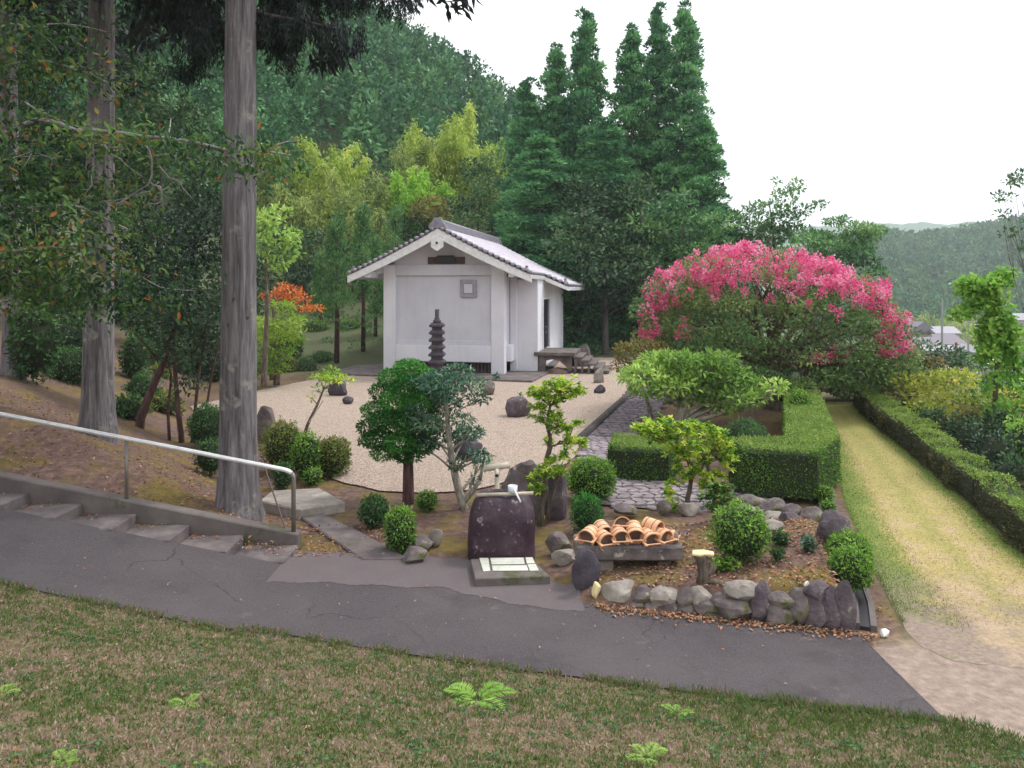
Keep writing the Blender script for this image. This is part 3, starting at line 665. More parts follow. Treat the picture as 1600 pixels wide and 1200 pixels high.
# ------------------------------------------------------------------ bench with pails
ben = thing('stone_bench', 'long weathered stone bench carrying wooden pails', 'bench', (1.36, 9.05, 0))
def BL(px, py, z): p = G(px, py, z); return (p[0]-1.36, p[1]-9.05)
zt, zb = .47, .3
MB().box(-.62,.62,-.2,.27, zb, zt).build('slab', M['stone'], ben, bevel=.02)
MB().box(-.36,-.18,-.12,.1, -.02, zb-.003).build('leg', M['stone_pale'], ben, bevel=.015)
o = link('leg', rockmesh('leg', .17,.16,.14, M['stone'], 77), ben); o.location = (.42,0,.17)
def pail_meshes():
    n = 22; mb = MB(); r0, r1, h, t = .09, .108, .2, .013
    mb.lathe([(r0,0),(r1,h),(r1-t,h),(r0-t,.02),(.001,.02)], n)
    me_b = mb.build('body', M['wood']).data
    inn = MB().lathe([(r0-t-.001,.021),(r1-t-.001,h-.004)], n); inn.f = inn.f[:-1]
    me_i = inn.build('lining', M['wood_in']).data
    ho = MB()
    for z in (.04,.14):
        r = r0+(r1-r0)*z/h
        ho.lathe([(r+.001,z-.004),(r+.003,z-.004),(r+.003,z+.004),(r+.001,z+.004)], n)
    me_h = ho.build('hoops', M['wood_dark']).data
    ear = MB().box(-.016,.016,-.006,.006,.1,.27); me_e = ear.build('ear', M['wood']).data
    bar = MB().tube([(-.118,0,.25),(.118,0,.25)], .009, 8); me_g = bar.build('grip', M['wood']).data
    for o in list(C.objects)[-5:]: bpy.data.objects.remove(o)
    return me_b, me_i, me_h, me_e, me_g
pm = pail_meshes()
def pail(px, py, rx, ry, rz, label, yoff=0.0, s=1.0, mark=False):
    Y = 9.0+yoff; X, _, Z = A(px, py, Y)
    t = thing('wooden_pail', label, 'pail', (X, Y, Z), group='wooden pails heaped on the stone bench'); t.scale = (s,s,s)
    t.rotation_euler = (rx, ry, rz)
    for me_, nm in zip(pm[:3], ('body','lining','hoop')): 
        link(nm, me_, t).location = (0,0,-.09)
    for sx in (-1,1): link('ear', pm[3], t).location = (sx*.102, 0, -.09)
    link('grip', pm[4], t).location = (0,0,-.09)
    if mark:
        for k in range(2): MB().box(.09+.0,.102,-.012,.012,-.0-.045*k,.03-.045*k).build('ink_mark', M['dark'], t)
h90 = math.radians
pail(921,836, h90(98), 0, h90(-28), 'leftmost pail lying tilted with its pale bottom showing')
pail(941,828, h90(104), 0, h90(14), 'pail in the back row behind the leftmost pails', .18)
pail(943,842, h90(96), 0, h90(20), 'pail lying second from the left with mouth to the lane', -.04)
pail(967,836, h90(100), h90(0), h90(8), 'third pail from the left with mouth facing forward', .0)
pail(972,821, h90(75), 0, h90(-4), 'raised reddish pail perched at the back of the heap', .16)
pail(991,830, h90(112), 0, h90(0), 'central pail leaning forward and showing its long side', .02)
pail(1013,840, h90(100), 0, h90(16), 'pail lying right of the central pail with grip to the lane', -.02)
pail(1018,823, h90(100), 0, h90(48), 'upper pail with ink marks lying sideways over the right end', .1, mark=True)
pail(1031,838, h90(95), 0, h90(35), 'pail under the ink-marked one with mouth turned right', .02)
pail(1043,838, h90(92), 0, h90(70), 'rightmost pail half hidden at the end of the heap', .08, .8)
tag(MB().lathe([(.025,0),(.03,.04),(.026,.1),(.012,.12)], 12).build('small_stone_post', M['stone_pale'], smooth=True), 'little pale stone peg at the right end of the bench', 'stone').location = (1.36+.56, 9.0, .47)
# stump
sx, sy, _ = G(1100, 905, .3); stp = thing('tree_stump', 'gnarled stump with a pale freshly cut top', 'stump', (sx, sy+.05, hz(sx,sy)))
MB().tube([(0,0,-.1),(.01,0,.08),(-.01,0,.2),(-.03,.0,.3)], [.1,.06,.055,.085], 9).build('trunk', M['bark'], stp, True)
MB().tube([(.0,0,.05),(.09,.0,.12),(.12,.02,.19)], [.05,.045,.05], 8).build('side_burl', M['bark'], stp, True)
MB().tube([(.03,-.02,.02),(.16,-.06,.0),(.26,-.1,-.05)], [.04,.025,.012], 7).build('root', M['bark'], stp, True)
MB().prism([(-.13,-.06),(-.05,-.09),(.02,-.06),(.1,-.08),(.12,.0),(.03,.07),(-.1,.06)], .295,.325).build('cut_top', M['cutwood'], stp, bevel=.008)
# ------------------------------------------------------------------ stone pagoda
Yp = 27.2; xp = (683-800)/FPX*Yp
pg = thing('stone_pagoda', 'slender many-tiered stone pagoda in front of the white wall', 'pagoda', (xp, Yp, 0))
def sq(mb, pr):
    vs_ = []; fs_ = []
    for w, z in pr: vs_ += [(-w,-w,z),(w,-w,z),(w,w,z),(-w,w,z)]
    k = len(pr)
    for i in range(k-1):
        for j in range(4): fs_.append((i*4+j, i*4+(j+1)%4, i*4+4+(j+1)%4, i*4+4+j))
    fs_ += [(3,2,1,0), tuple((k-1)*4+j for j in range(4))]; return mb.add(vs_, fs_)
pz = lambda py: CZ - (py-HOR)/FPX*Yp
sq(MB(), [(.34,-.05),(.34,.14),(.28,.16),(.28,.42)]).build('base', M['stone_dark'], pg, bevel=.01)
zz = .42
for i in range(7):
    w = .3 - .006*i; dz = (2.22-.42)/7
    sq(MB(), [(.205-.006*i,zz),(.205-.006*i,zz+dz*.4)]).build('tier_body', M['stone_dark'], pg)
    sq(MB(), [(w*.8,zz+dz*.4),(w*.98,zz+dz*.48),(w,zz+dz*.72),(w*.78,zz+dz*.92),(w*.76,zz+dz)]).build('tier_roof', M['stone_dark'], pg, bevel=.008)
    zz += dz
MB().lathe([(.14,zz),(.15,zz+.08),(.1,zz+.1),(.1,zz+.16),(.075,zz+.18),(.08,zz+.46),(.05,zz+.48)], 12).build('finial', M['stone_dark'], pg, True)
# ------------------------------------------------------------------ white storehouse
BA = math.radians(10.5)
bd = thing('storehouse', 'white plastered storehouse with a grey tiled gable roof', 'building', (-.3, 30, 0), -BA)
def BB(name, x0, x1, y0, y1, z0, z1, mat, parent=bd, bev=.0): return MB().box(x0,x1,y0,y1,z0,z1).build(name, mat, parent, bevel=bev)
PL, PG, WP = M['plaster'], M['plaster_grey'], M['white_paint']
SP, RT, RB = 3.68, 5.82, 4.0      # half span, ridge and eave heights of the tile surface
XC = -2.48
def rz_(x):
    s = abs(x-XC)/SP; return RT - (RT-RB)*(s*(1.13-.13*s))
# walls: gable end (pentagon under the roof), recessed front panel, pillars, band, underfloor
def wallpoly(x0, x1, z0, drop=.12):
    xs_ = [x0 + (x1-x0)*i/14 for i in range(15)]
    return [(x0,z0)] + [(x1,z0)] + [(x, rz_(x)-drop) for x in xs_[::-1]]
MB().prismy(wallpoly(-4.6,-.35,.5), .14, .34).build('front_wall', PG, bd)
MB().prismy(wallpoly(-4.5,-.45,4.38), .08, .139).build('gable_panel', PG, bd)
BB('pillar', -.53,0,0,.5,.0,rz_(0)-.16, PL, bev=.015)
BB('pillar', -4.96,-4.46,0,.5,.0,rz_(-4.96)-.16, PL, bev=.015)
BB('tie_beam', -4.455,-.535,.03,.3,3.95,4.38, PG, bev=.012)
BB('beam_end', -5.5,-4.965,.1,.4,4.02,4.3, PL, bev=.01)
BB('beam_end', .005,.5,.1,.4,4.02,4.22, PL, bev=.01)
BB('sill_band', -4.455,-.535,.02,.3,.53,1.18, PL, bev=.012)
BB('band_ledge', -4.455,-.535,.1,.3,1.183,1.36, PG, bev=.01)
BB('underfloor', -4.45,-.54,.32,.4,.0,.5, M['dark'])  # dark backing: shade of the recess behind the slats put into colour
for i in range(26):
    x = -4.4 + i*.148
    BB('slat', x, x+.07, .24,.31,.02,.51, M['slat_brown'])
wf = BB('window_frame', -1.79,-1.13,.05,.139,3.08,3.78, M['frame_grey'], bev=.02)
for a in ((-1.66,-1.26,3.22,3.245),(-1.66,-1.26,3.615,3.64),(-1.66,-1.635,3.25,3.61),(-1.285,-1.26,3.25,3.61)):
    BB('inner_frame', a[0],a[1],.03,.05,a[2],a[3], M['tile_dark'], wf)
BB('pane', -1.63,-1.29,.035,.048,3.25,3.61, M['plaster_grey'], wf)
BB('vent_recess', -3.12,-1.6,.04,.078,4.4,4.68, M['slat_brown'])
BB('vent_log', -2.75,-1.98,-.12,.038,4.44,4.74, M['dark'], bev=.06)
# right flank
BB('flank_wall', -.1,-.02,.5,1.33,1.18,3.9, PG)
BB('flank_band', -.12,.2,.5,1.2,.53,1.18, PL, bev=.012)
BB('corner_pillar', .0,.28,1.2,1.5,.0,3.86, PL, bev=.012)
BB('side_wall', .28,1.117,1.33,1.5,.0,3.8, PL)
MB().box(.95,1.117,1.5,2.7,.0,3.8).box(.95,1.117,4.83,10.2,.0,3.8).box(.95,1.117,2.7,4.83,2.98,3.8).box(.95,1.117,2.7,4.83,.0,.84).build('door_wall', PL, bd)
BB('left_wall', -4.9,-4.7,.5,10.2,.0,4.1, PL)
BB('back_wall', -4.7,.95,10.1,10.3,.0,4.2, PL)
dr = BB('door', 1.04,1.1,2.76,4.77,.84,2.96, M['door_dark'])
BB('jamb', .94,1.16,2.64,2.78,.82,3.02, WP); BB('jamb', .94,1.16,4.75,4.9,.82,3.02, WP); BB('jamb', .94,1.16,2.78,4.75,2.96,3.04, WP)
for z in (1.5,1.75): BB('door_handle', 1.101,1.13,3.7,3.9,z,z+.03, M['steel'], dr)
# roof: plates, tiles, barge boards, ridge
def plate(x0, x1, y0, y1, th, nx_=14, zf=rz_):
    mb = MB(); xs_ = [x0+(x1-x0)*i/nx_ for i in range(nx_+1)]
    pl = [(x, zf(x)) for x in xs_] + [(x, zf(x)-th) for x in xs_[::-1]]
    for i in range(nx_):
        a, b_ = xs_[i], xs_[i+1]
        mb.prismy([(a,zf(a)-th),(b_,zf(b_)-th),(b_,zf(b_)),(a,zf(a))], y0, y1)
    return mb
Y0, Y1 = -.8, 10.7
plate(XC, XC+SP, Y0+.05, Y1, .13, zf=lambda x: rz_(x)-.06).build('roof_deck', PL, bd)
plate(XC-SP, XC, Y0+.05, Y1, .13, zf=lambda x: rz_(x)-.06).build('roof_deck', PL, bd)
zw = lambda x: rz_(1.2) - (x-1.2)*.44
WX = 2.2
plate(1.1, WX, 2.9, Y1-.03, .12, 4, zf=lambda x: zw(x)-.09).build('porch_roof_deck', PL, bd)
def tiles(x0, x1, y0, y1, zf, course=.235, cw=.27):
    """pantile surface: S waves along the ridge, stepped courses down the slope"""
    n = int(abs(x1-x0)/course); kk = int((y1-y0)/cw*6); V = []; F = []
    for i in range(n):
        xa = x0+(x1-x0)*i/n; xb = x0+(x1-x0)*(i+1)/n
        base = len(V)
        for x, lift in ((xa,.0),(xb,.035),(xb,.0)):
            for j in range(kk+1):
                ph = (j % 6)/6; w = .022*math.cos(ph*2*math.pi) + (.02 if ph < .2 else 0)
                V.append((x, y0+(y1-y0)*j/kk, zf(x)+lift+w))
        for r_ in range(2):
            for j in range(kk):
                a = base+r_*(kk+1)+j; F.append((a, a+1, a+kk+2, a+kk+1))
    return V, F
for nm, args in (('roof_tiles', (XC+.05, XC+SP, Y0+.1, Y1, rz_)), ('roof_tiles', (XC-.05, XC-SP, Y0+.1, Y1, rz_)), ('porch_roof_tiles', (1.16, WX, 2.95, Y1-.05, zw))):
    V, F = tiles(*args); o = link(nm, rawmesh(nm, V, F, M['roof_tile'], smooth=False), bd); o['kind'] = 'stuff'
def barge(side, y, x_in, x_out, zf, w0, w1, nm='barge_board'):
    mb = MB(); n = 12
    for i in range(n):
        a = x_in+(x_out-x_in)*i/n; b_ = x_in+(x_out-x_in)*(i+1)/n
        wa = w0+(w1-w0)*i/n; wb_ = w0+(w1-w0)*(i+1)/n
        mb.prismy([(a,zf(a)-.07-wa),(b_,zf(b_)-.07-wb_),(b_,zf(b_)-.07),(a,zf(a)-.07)], y, y+.09)
    bm_ = mb.build(nm, WP, bd)
barge(1, Y0, XC, XC+SP+.0, rz_, .36, .27); barge(-1, Y0, XC, XC-SP, rz_, .36, .27)
barge(1, 2.86, 1.2, WX, zw, .18, .16); barge(1, Y1-.02, XC, XC+SP, rz_, .3, .24)
# soffit purlin ends
for x in (XC-2.9, XC+2.9): BB('purlin_end', x-.12, x+.12, Y0+.1, .2, rz_(x)-.48, rz_(x)-.25, PL)
BB('eave_board', XC+SP-.06, XC+SP, Y0+.1, 2.86, RB-.2, RB-.06, WP); BB('eave_board', XC-SP, XC-SP+.06, Y0+.1, Y1, RB-.2, RB-.06, WP)
BB('eave_board', WX-.06, WX, 2.96, Y1-.1, zw(WX)-.2, zw(WX)-.08, WP)
# verge tiles (scalloped) one by one
vt = MB().tube([(0,-.09,0),(0,.34,0)], .075, 10); vt.lathe([(.001,0),(.002,0)],3) if False else None
vme = vt.build('verge_tile', M['tile_dark'], bd, True); vm = vme.data; bpy.data.objects.remove(vme)
for sgn in (1,-1):
    for i in range(17):
        x = XC + sgn*(.2 + i*.212); o = link('verge_tile', vm, bd)
        o.location = (x, Y0+.03, rz_(x)+.03)
for i in range(4):
    x = 1.36+i*.24; o = link('verge_tile', vm, bd); o.location = (x, 2.92, zw(x)+.03)
# round eave-end tiles along the side eaves
et = MB().tube([(-.2,0,0),(.03,0,0)], .055, 8); eo = et.build('eave_tile', M['tile_dark'], bd, True); em = eo.data; bpy.data.objects.remove(eo)
for i in range(13):
    o = link('eave_tile', em, bd); o.location = (XC+SP, Y0+.25+i*.27, RB+.03)
for i in range(28):
    o = link('eave_tile', em, bd); o.location = (WX, 3.1+i*.27, zw(WX)+.03)
BB('ridge', XC-.13, XC+.13, Y0+.12, Y1-.05, RT-.03, RT+.2, M['tile_dark'])
MB().tube([(XC,Y0+.1,RT+.22),(XC,Y1-.05,RT+.22)], .11, 10).build('ridge_cap', M['tile_dark'], bd, True)
MB().prismy([(XC-.36,RT-.06),(XC+.36,RT-.06),(XC+.3,RT+.1),(XC+.2,RT+.2),(XC+.14,RT+.36),(XC+.04,RT+.33),(XC-.04,RT+.33),(XC-.14,RT+.36),(XC-.2,RT+.2),(XC-.3,RT+.1)], Y0-.02, Y0+.13).build('ridge_end_tile', M['tile_dark'], bd, bevel=.012)
MB().prismy([(XC-.26,RT-.06),(XC+.26,RT-.06),(XC+.16,RT+.25),(XC,RT+.36),(XC-.16,RT+.25)], Y1-.06, Y1+.06).build('ridge_end_tile', M['tile_dark'], bd, bevel=.01)
for x, y, z in ((XC+SP-.2,Y0+.12,RB+.1),(XC-SP+.2,Y0+.12,RB+.1),(WX-.15,3.05,zw(WX)+.1),(WX-.15,Y1-.3,zw(WX)+.1)):
    MB().lathe([(.1,z-.02),(.11,z+.05),(.07,z+.08),(.05,z+.14),(.075,z+.19),(.02,z+.21)], 10, x, y).build('eave_ornament', M['tile_dark'], bd, True)
# hexagonal gable pendant
hx = [(XC+.29*math.sin(math.pi/3*i), 5.18+.31*math.cos(math.pi/3*i)) for i in range(6)]
pd = MB().prismy(hx, Y0-.06, Y0-.003).build('gable_pendant', WP, bd, bevel=.012)
MB().tube([(XC,Y0-.1,5.19),(XC,Y0-.055,5.19)], .045, 10).build('pendant_boss', M['dark'], pd)
# plinth, porch, steps
slab('plinth', [(-7.2,31.2-.8),(.72,27.9),(1.52,31.0),(2.9,41),(-6,42.2)], -.05, .09, M['concrete'], 'low concrete plinth under the storehouse', 'plinth', .02)
pr = thing('porch', 'stone porch platform with steps at the storehouse door', 'porch', (-.3,30,0), -BA)
MB().box(.98,2.62,1.2,3.7,.72,.86).build('platform', M['concrete_dark'], pr, bevel=.015)
for a in ((2.3,2.5,1.35,1.62),(2.3,2.5,3.3,3.55),(1.16,1.42,1.35,1.62)): MB().box(*a,.09,.717).build('support', M['concrete'], pr)
MB().prismy([(1.42,.717),(1.42,.5),(1.7,.56),(2.0,.5),(2.3,.25),(2.3,.717)], 1.4,1.55).build('arched_panel', M['concrete'], pr)
for i in range(5):
    x = 2.55 + i*.27; z = .7 - i*.135
    MB().box(x, x+.36, 1.3,3.5, z-.08, z).build('step', M['concrete_dark'], pr, bevel=.015)
    MB().box(x+.05, x+.13, 1.36,1.55, .0, z-.083).build('step_support', M['concrete'], pr)
rock(855,890,574,590, M['wood_dark'], 'brown box-like stone under the porch platform', y=30.9, name='stone', cat='stone')
rock(945,962,578,590, M['stone_pale'], 'flat pale stone right of the porch steps', y=33, name='stone', cat='stone')
rock(960,985,580,590, M['stone_pale'], 'second flat stone farther right of the porch steps', y=33.4, name='stone', cat='stone')
rock(900,926,545,592, M['stone'], 'rough stone leaning against the porch steps', y=33.6, name='stone', cat='stone', deep=.5)
# ------------------------------------------------------------------ plants: helpers
def unit(v): return v/np.maximum(np.linalg.norm(v, axis=-1, keepdims=True), 1e-9)
def leafgeo(P, D, N, L, W, fold=.12):
    """one diamond leaf per point: axis D, normal N"""
    D = unit(D); S = unit(np.cross(D, N)); N = np.cross(S, D)
    L = np.broadcast_to(np.asarray(L, float), (len(P),))[:, None]; W = np.broadcast_to(np.asarray(W, float), (len(P),))[:, None]
    mid = P + D*L*.45 + N*L*.0
    V = np.stack([P, mid + S*W*.5 + N*W*fold, P + D*L - N*L*fold*.6, mid - S*W*.5 + N*W*fold], 1)
    return V
def leaf6(P, D, N, L, W, fold=.12):
    """rounder leaf of two halves folded along the midrib"""
    D = unit(D); S = unit(np.cross(D, N)); N = np.cross(S, D)
    L = np.broadcast_to(np.asarray(L, float), (len(P),))[:, None]; W = np.broadcast_to(np.asarray(W, float), (len(P),))[:, None]
    f = N*W*fold; tip = P + D*L - N*L*fold*.8
    r1 = P + D*L*.28 + S*W*.46 + f; r2 = P + D*L*.66 + S*W*.4 + f*.6; l1 = P + D*L*.28 - S*W*.46 + f; l2 = P + D*L*.66 - S*W*.4 + f*.6
    return np.stack([np.stack([P, r1, r2, tip], 1), np.stack([P, tip, l2, l1], 1)], 1)
class Leaf:
    def __init__(s): s.V = []; s.r = []
    def add(s, V, r):
        V = V.reshape(-1, 4, 3); r = np.asarray(r); s.V.append(V); s.r.append(np.repeat(r, len(V)//len(r))); return s
    def mesh(s, name, mat):
        V = np.concatenate(s.V); r = np.clip(np.concatenate(s.r), 0, 1)
        return rawmesh(name, V.reshape(-1, 3), np.arange(len(V)*4).reshape(-1, 4), mat, rnd=r)
    def build(s, name, mat, parent=None): return link(name, s.mesh(name, mat), parent)
def shell(n, lo=.55, hi=1.0, up=0.0):
    d = unit(R.normal(size=(n, 3)) + np.array([0, 0, up])); return d, R.uniform(lo**3, hi**3, n)**(1/3)
def clump(lf, c, rad, n, L, W, flat=.0, up=.2, rnd0=None, lo=.6, spread=.9, droop=0.0, rj=.35, geo=None):
    """leaves in the outer shell of an ellipsoid"""
    c = np.array(c, float); rad = np.array(rad, float)*np.ones(3)
    d, r = shell(n, lo, 1.0, up); P = c + d*rad*r[:, None]
    Nn = unit(d*(1-flat) + np.array([0,0,1.])*flat*1.5 + R.normal(size=(n,3))*spread*.5)
    D = unit(d + R.normal(size=(n,3))*spread + np.array([0,0,-droop]))
    s = R.uniform(.7, 1.25, n)
    base = R.uniform(.2,.8) if rnd0 is None else rnd0
    lf.add((geo or leafgeo)(P, D, Nn, L*s, W*s), base + R.normal(size=n)*rj*.6); return lf
def wood(mb, a, b_, r0, r1, bend=.15, k=5, n=7, up=.0):
    a = np.array(a, float); b_ = np.array(b_, float); L = np.linalg.norm(b_-a); j = R.normal(size=3)*bend*L*.5 + np.array([0,0,up*L])
    t = np.linspace(0, 1, k); P = a*(1-t)[:,None] + b_*t[:,None] + (4*t*(1-t))[:,None]*j*.5
    mb.tube([tuple(p) for p in P], list(r0+(r1-r0)*t), n); return P
def tree(name, label, cat, base, trunk, clumps, L, W, dens, lmat, bark, r0, r1=None, group=None, flat=.2, up=.3, droop=0., lo=.45, bend=.12, limb=.4, spread=.9, rj=.35, attach=(.35,1.0), extra=None, geo=None):
    """trunk = points relative to base; clumps = (x,y,z,rx,ry,rz) relative to base; each clump hangs on a limb of the trunk"""
    t = thing(name, label, cat, base, group=group)
    mb = MB(); T = resample([tuple(map(float, p)) for p in trunk], 12); r1 = r1 or r0*.35
    rr = np.linspace(r0, r1, 12); mb.tube([tuple(p) for p in T], list(rr), 10)
    lf = Leaf()
    for c in clumps:
        c = tuple(map(float, c)); ce = np.array(c[:3]); rad = np.array(c[3:])
        dz = T[:,2] - (ce[2] - .5*np.linalg.norm(ce[:2]-T[-1,:2]) - .2*rad[2])
        lo_i, hi_i = int(attach[0]*11), int(attach[1]*11)
        i = lo_i + int(np.argmin(np.abs(dz[lo_i:hi_i+1])))
        if limb: 
            rb = max(.006, rr[i]*limb); Pw = wood(mb, T[i], ce + np.array([0,0,-.2*rad[2]]), rb, rb*.3, bend, 6, 6, .05)
            for _ in range(3):
                q = ce + R.normal(size=3)*rad*.45; wood(mb, Pw[3], q, rb*.45, rb*.15, bend, 4, 5)
        area = 4*math.pi*((rad[0]*rad[1])**1.6/3+2*(rad[0]*rad[2])**1.6/3)**(1/1.6)
        clump(lf, ce, rad, max(20, int(dens*area/(L*W))), L, W, flat, up, None, lo, spread, droop, rj, geo)
    if extra: extra(lf, mb, T)
    mb.build('trunk', M[bark], t, True)
    lf.build('crown', M[lmat], t)
    return t
def bush(px0, px1, py0, py1, lmat, label, L=.05, W=.022, z=None, dens=1.9, group=None, name='clipped_bush', cat='bush', deep=1.0, rough=.13, sink=.05, y=None, squat=0):
    """clipped round bush with outline px0..px1, py0..py1"""
    px = (px0+px1)/2
    if y is None:
        zz = 0 if z is None else z
        for _ in range(6):
            p = G(px, py1, zz)
            if z is None: zz = hz(p[0], p[1])
        Y = p[1]
    else: Y = y; zz = A(px, py1, y)[2]
    hw = (px1-px0)/2/FPX*Y; top = CZ-(py0-HOR)/FPX*Y; hgt = top-zz
    X = (px-800)/FPX*Y
    o = thing(name, label, cat, (X, Y+hw*deep*.7, zz), group=group)
    rz = hgt/2*(1+sink); ce = np.array([0,0,hgt-rz])
    n = int(dens*4*math.pi*hw*hw*1.0/(L*W)*max(.5, rz/hw))
    d, r = shell(n, .8, 1.0, .15); r = np.where(R.random(n) < .05, R.uniform(1.0,1.1,n), r)
    sd = R.uniform(0, 100)
    k = np.array([mnoise.noise((q[0]*2.2+sd, q[1]*2.2, q[2]*2.2)) + .5*mnoise.noise((q[0]*6+sd, q[1]*6, q[2]*6)) for q in d])
    r = r*(1+k*rough*1.6); sq_ = np.abs(d[:,2])**(.75 if squat else 1.0)*np.sign(d[:,2])
    P = ce + np.stack([d[:,0]*hw*r, d[:,1]*hw*deep*r, sq_*rz*r], -1)
    Nn = unit(d + R.normal(size=(n,3))*.55); D = unit(R.normal(size=(n,3)) + d*.8 + np.array([0,0,.3]))
    s = R.uniform(.6,1.25,n)
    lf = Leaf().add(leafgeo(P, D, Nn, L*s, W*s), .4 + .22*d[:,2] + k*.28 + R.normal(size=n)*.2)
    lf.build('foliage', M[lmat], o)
    me = rockmesh('core', hw*.86, hw*deep*.86, rz*.86, M['core'], 3, 2, .0, .05); c_ = link('core', me, o); c_.location = tuple(ce)
    MB().tube([(0,0,-.06),(0,0,max(.05,hgt*.4))], [.03,.02], 6).build('stem', M['bark'], o)
    return o
M['core'] = plain('core', lin(38,48,28), .95)
def hedge(name, poly, z0, z1, lmat, label, L=.05, W=.024, dens=1.7, cat='hedge', group=None, rough=.03, round_=.1, topmat=None):
    """clipped hedge over a plan polygon"""
    poly = [np.array(p[:2], float) for p in poly]; n = len(poly); ce = sum(poly)/n
    o = thing(name, label, cat, (float(ce[0]), float(ce[1]), z0), group=group)
    lf = Leaf(); lt = Leaf(); H_ = z1-z0
    ar = 0
    for i in range(n): ar += poly[i][0]*poly[(i+1)%n][1]-poly[(i+1)%n][0]*poly[i][1]
    sg = 1 if ar > 0 else -1
    for i in range(n):
        a, b_ = poly[i], poly[(i+1)%n]; e = b_-a; Ln = np.linalg.norm(e); nr = np.array([e[1], -e[0]])/Ln*sg
        k = int(dens*Ln*H_/(L*W)); t = R.random(k); z = R.random(k)
        dep = R.uniform(-.06, .015, k)
        rd = -np.clip(z*H_-(H_-round_), 0, round_)**2/round_*.5
        und = np.array([mnoise.noise(((a+e*tt)[0]*1.7, (a+e*tt)[1]*1.7, q*1.5*H_+7)) for tt, q in zip(t, z)])
        P2 = a + e*t[:,None] + nr*(dep+rd+np.clip((und+.25)*rough*1.2, -.01, .2))[:,None]
        P = np.concatenate([P2-ce, (z*H_)[:,None]], -1)
        N3 = np.array([nr[0], nr[1], .25]); D = unit(R.normal(size=(k,3)) + N3*.7); s = R.uniform(.6,1.25,k)
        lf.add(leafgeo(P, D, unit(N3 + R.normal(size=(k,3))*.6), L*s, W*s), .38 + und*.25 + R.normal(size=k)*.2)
    lo = np.min(poly, 0); hi = np.max(poly, 0); k = int(dens*1.3*abs(ar)/2/(L*W)); P = []
    while len(P) < k:
        x, y = random.uniform(lo[0], hi[0]), random.uniform(lo[1], hi[1])
        if inpoly(x, y, poly): P.append((x, y))
    P = np.array(P); und = np.array([mnoise.noise((x*1.7, y*1.7, 3)) for x, y in P])
    P3 = np.concatenate([P-ce, (H_ + R.uniform(-.05,.012,k) + und*rough)[:,None]], -1)
    D = unit(R.normal(size=(k,3)) + np.array([0,0,.6])); s = R.uniform(.6,1.25,k)
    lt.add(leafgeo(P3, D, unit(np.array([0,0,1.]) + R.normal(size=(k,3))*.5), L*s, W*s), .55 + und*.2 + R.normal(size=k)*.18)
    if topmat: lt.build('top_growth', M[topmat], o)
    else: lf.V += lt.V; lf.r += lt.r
    lf.build('foliage', M[lmat], o)
    bmc = bmesh.new(); fc = bmc.faces.new([bmc.verts.new((p[0]-ce[0], p[1]-ce[1], .02)) for p in poly])
    bmesh.ops.inset_region(bmc, faces=[fc], thickness=.12, use_even_offset=True); fc = max(bmc.faces, key=lambda q: q.calc_area()) if False else fc
    bmesh.ops.delete(bmc, geom=[q for q in bmc.faces if q is not fc], context='FACES')
    ex = bmesh.ops.extrude_face_region(bmc, geom=list(bmc.faces)); bmesh.ops.translate(bmc, verts=[v for v in ex['geom'] if isinstance(v, bmesh.types.BMVert)], vec=(0,0,H_-.11))
    bmesh.ops.recalc_face_normals(bmc, faces=bmc.faces); mc = bpy.data.meshes.new('core'); bmc.to_mesh(mc); bmc.free(); link('core', mc, o, M['core'])
    return o
# ------------------------------------------------------------------ cedars on the left bank
def cedar(px, pyb, pxt, Y, dia, label, zb, top=21, flare=1.45):
    x0 = (px-800)/FPX*Y; zt = 8.5; xt = (pxt-800)/FPX*Y
    t = thing('cedar_tree', label, 'tree', (x0, Y, zb), group='cedar trees on the bank')
    mb = MB(); n = 28; zs = [-.3,0,.15,.35,.7,1.2,2,3,4.5,6,8,10,13,17,top]
    V = []; 
    for z in zs:
        f = 1 + (flare-1)*math.exp(-max(0,z)/.35) ; tp = 1-.028*max(0,z)
        cx = (xt-x0)*max(0,z)/zt
        for j in range(n):
            a = 2*math.pi*j/n; lob = 1 + .05*math.sin(a*5+1)*math.exp(-max(0,z)/1.2) + .14*max(0,math.sin(a*3+px))*math.exp(-max(0,z)/.3) + .018*math.sin(a*11+z*.3)+.012*math.sin(a*17-z*.2)
            r = dia/2*f*tp*lob; V.append((cx+r*math.cos(a), r*math.sin(a), z))
    k = len(zs); F = [(i*n+j, i*n+(j+1)%n, (i+1)*n+(j+1)%n, (i+1)*n+j) for i in range(k-1) for j in range(n)]
    mb.add(V, F); lf = Leaf(); bm_ = mb; drift = (xt-x0)/zt
    for i in range(84):  # crown out of view, widened to throw more shade on the bank
        z = 8.2 + (top-8.2)*R.random()**1.1; a = R.uniform(0, 6.28); ln = (1-(z-6)/(top-4))*4.6*R.uniform(.6,1.1)
        if z < 9: ln = min(ln, 3.0)
        b0 = np.array([drift*z,0,z]); tip = b0 + np.array([math.cos(a)*ln, math.sin(a)*ln, -.25*ln])
        wood(bm_, b0, tip, .045, .012, .08, 5, 5, .06)
        for s in np.linspace(.25, 1.05, 7):
            c = b0+(tip-b0)*s + R.normal(size=3)*.15; m_ = 60
            d, r = shell(m_, .2, 1, 0); P = c + d*r[:,None]*np.array([.32,.32,.3])
            D = unit(R.normal(size=(m_,3))*.5 + np.array([math.cos(a)*.5, math.sin(a)*.5, -.9]))
            lf.add(leafgeo(P, D, R.normal(size=(m_,3)), R.uniform(.18,.32,m_), .08), R.uniform(.1,.8)+R.normal(size=m_)*.2)
    mb.build('trunk', M['bark_cedar'], t, True)
    lf.build('crown', M['cedar_dark'], t)
    return t
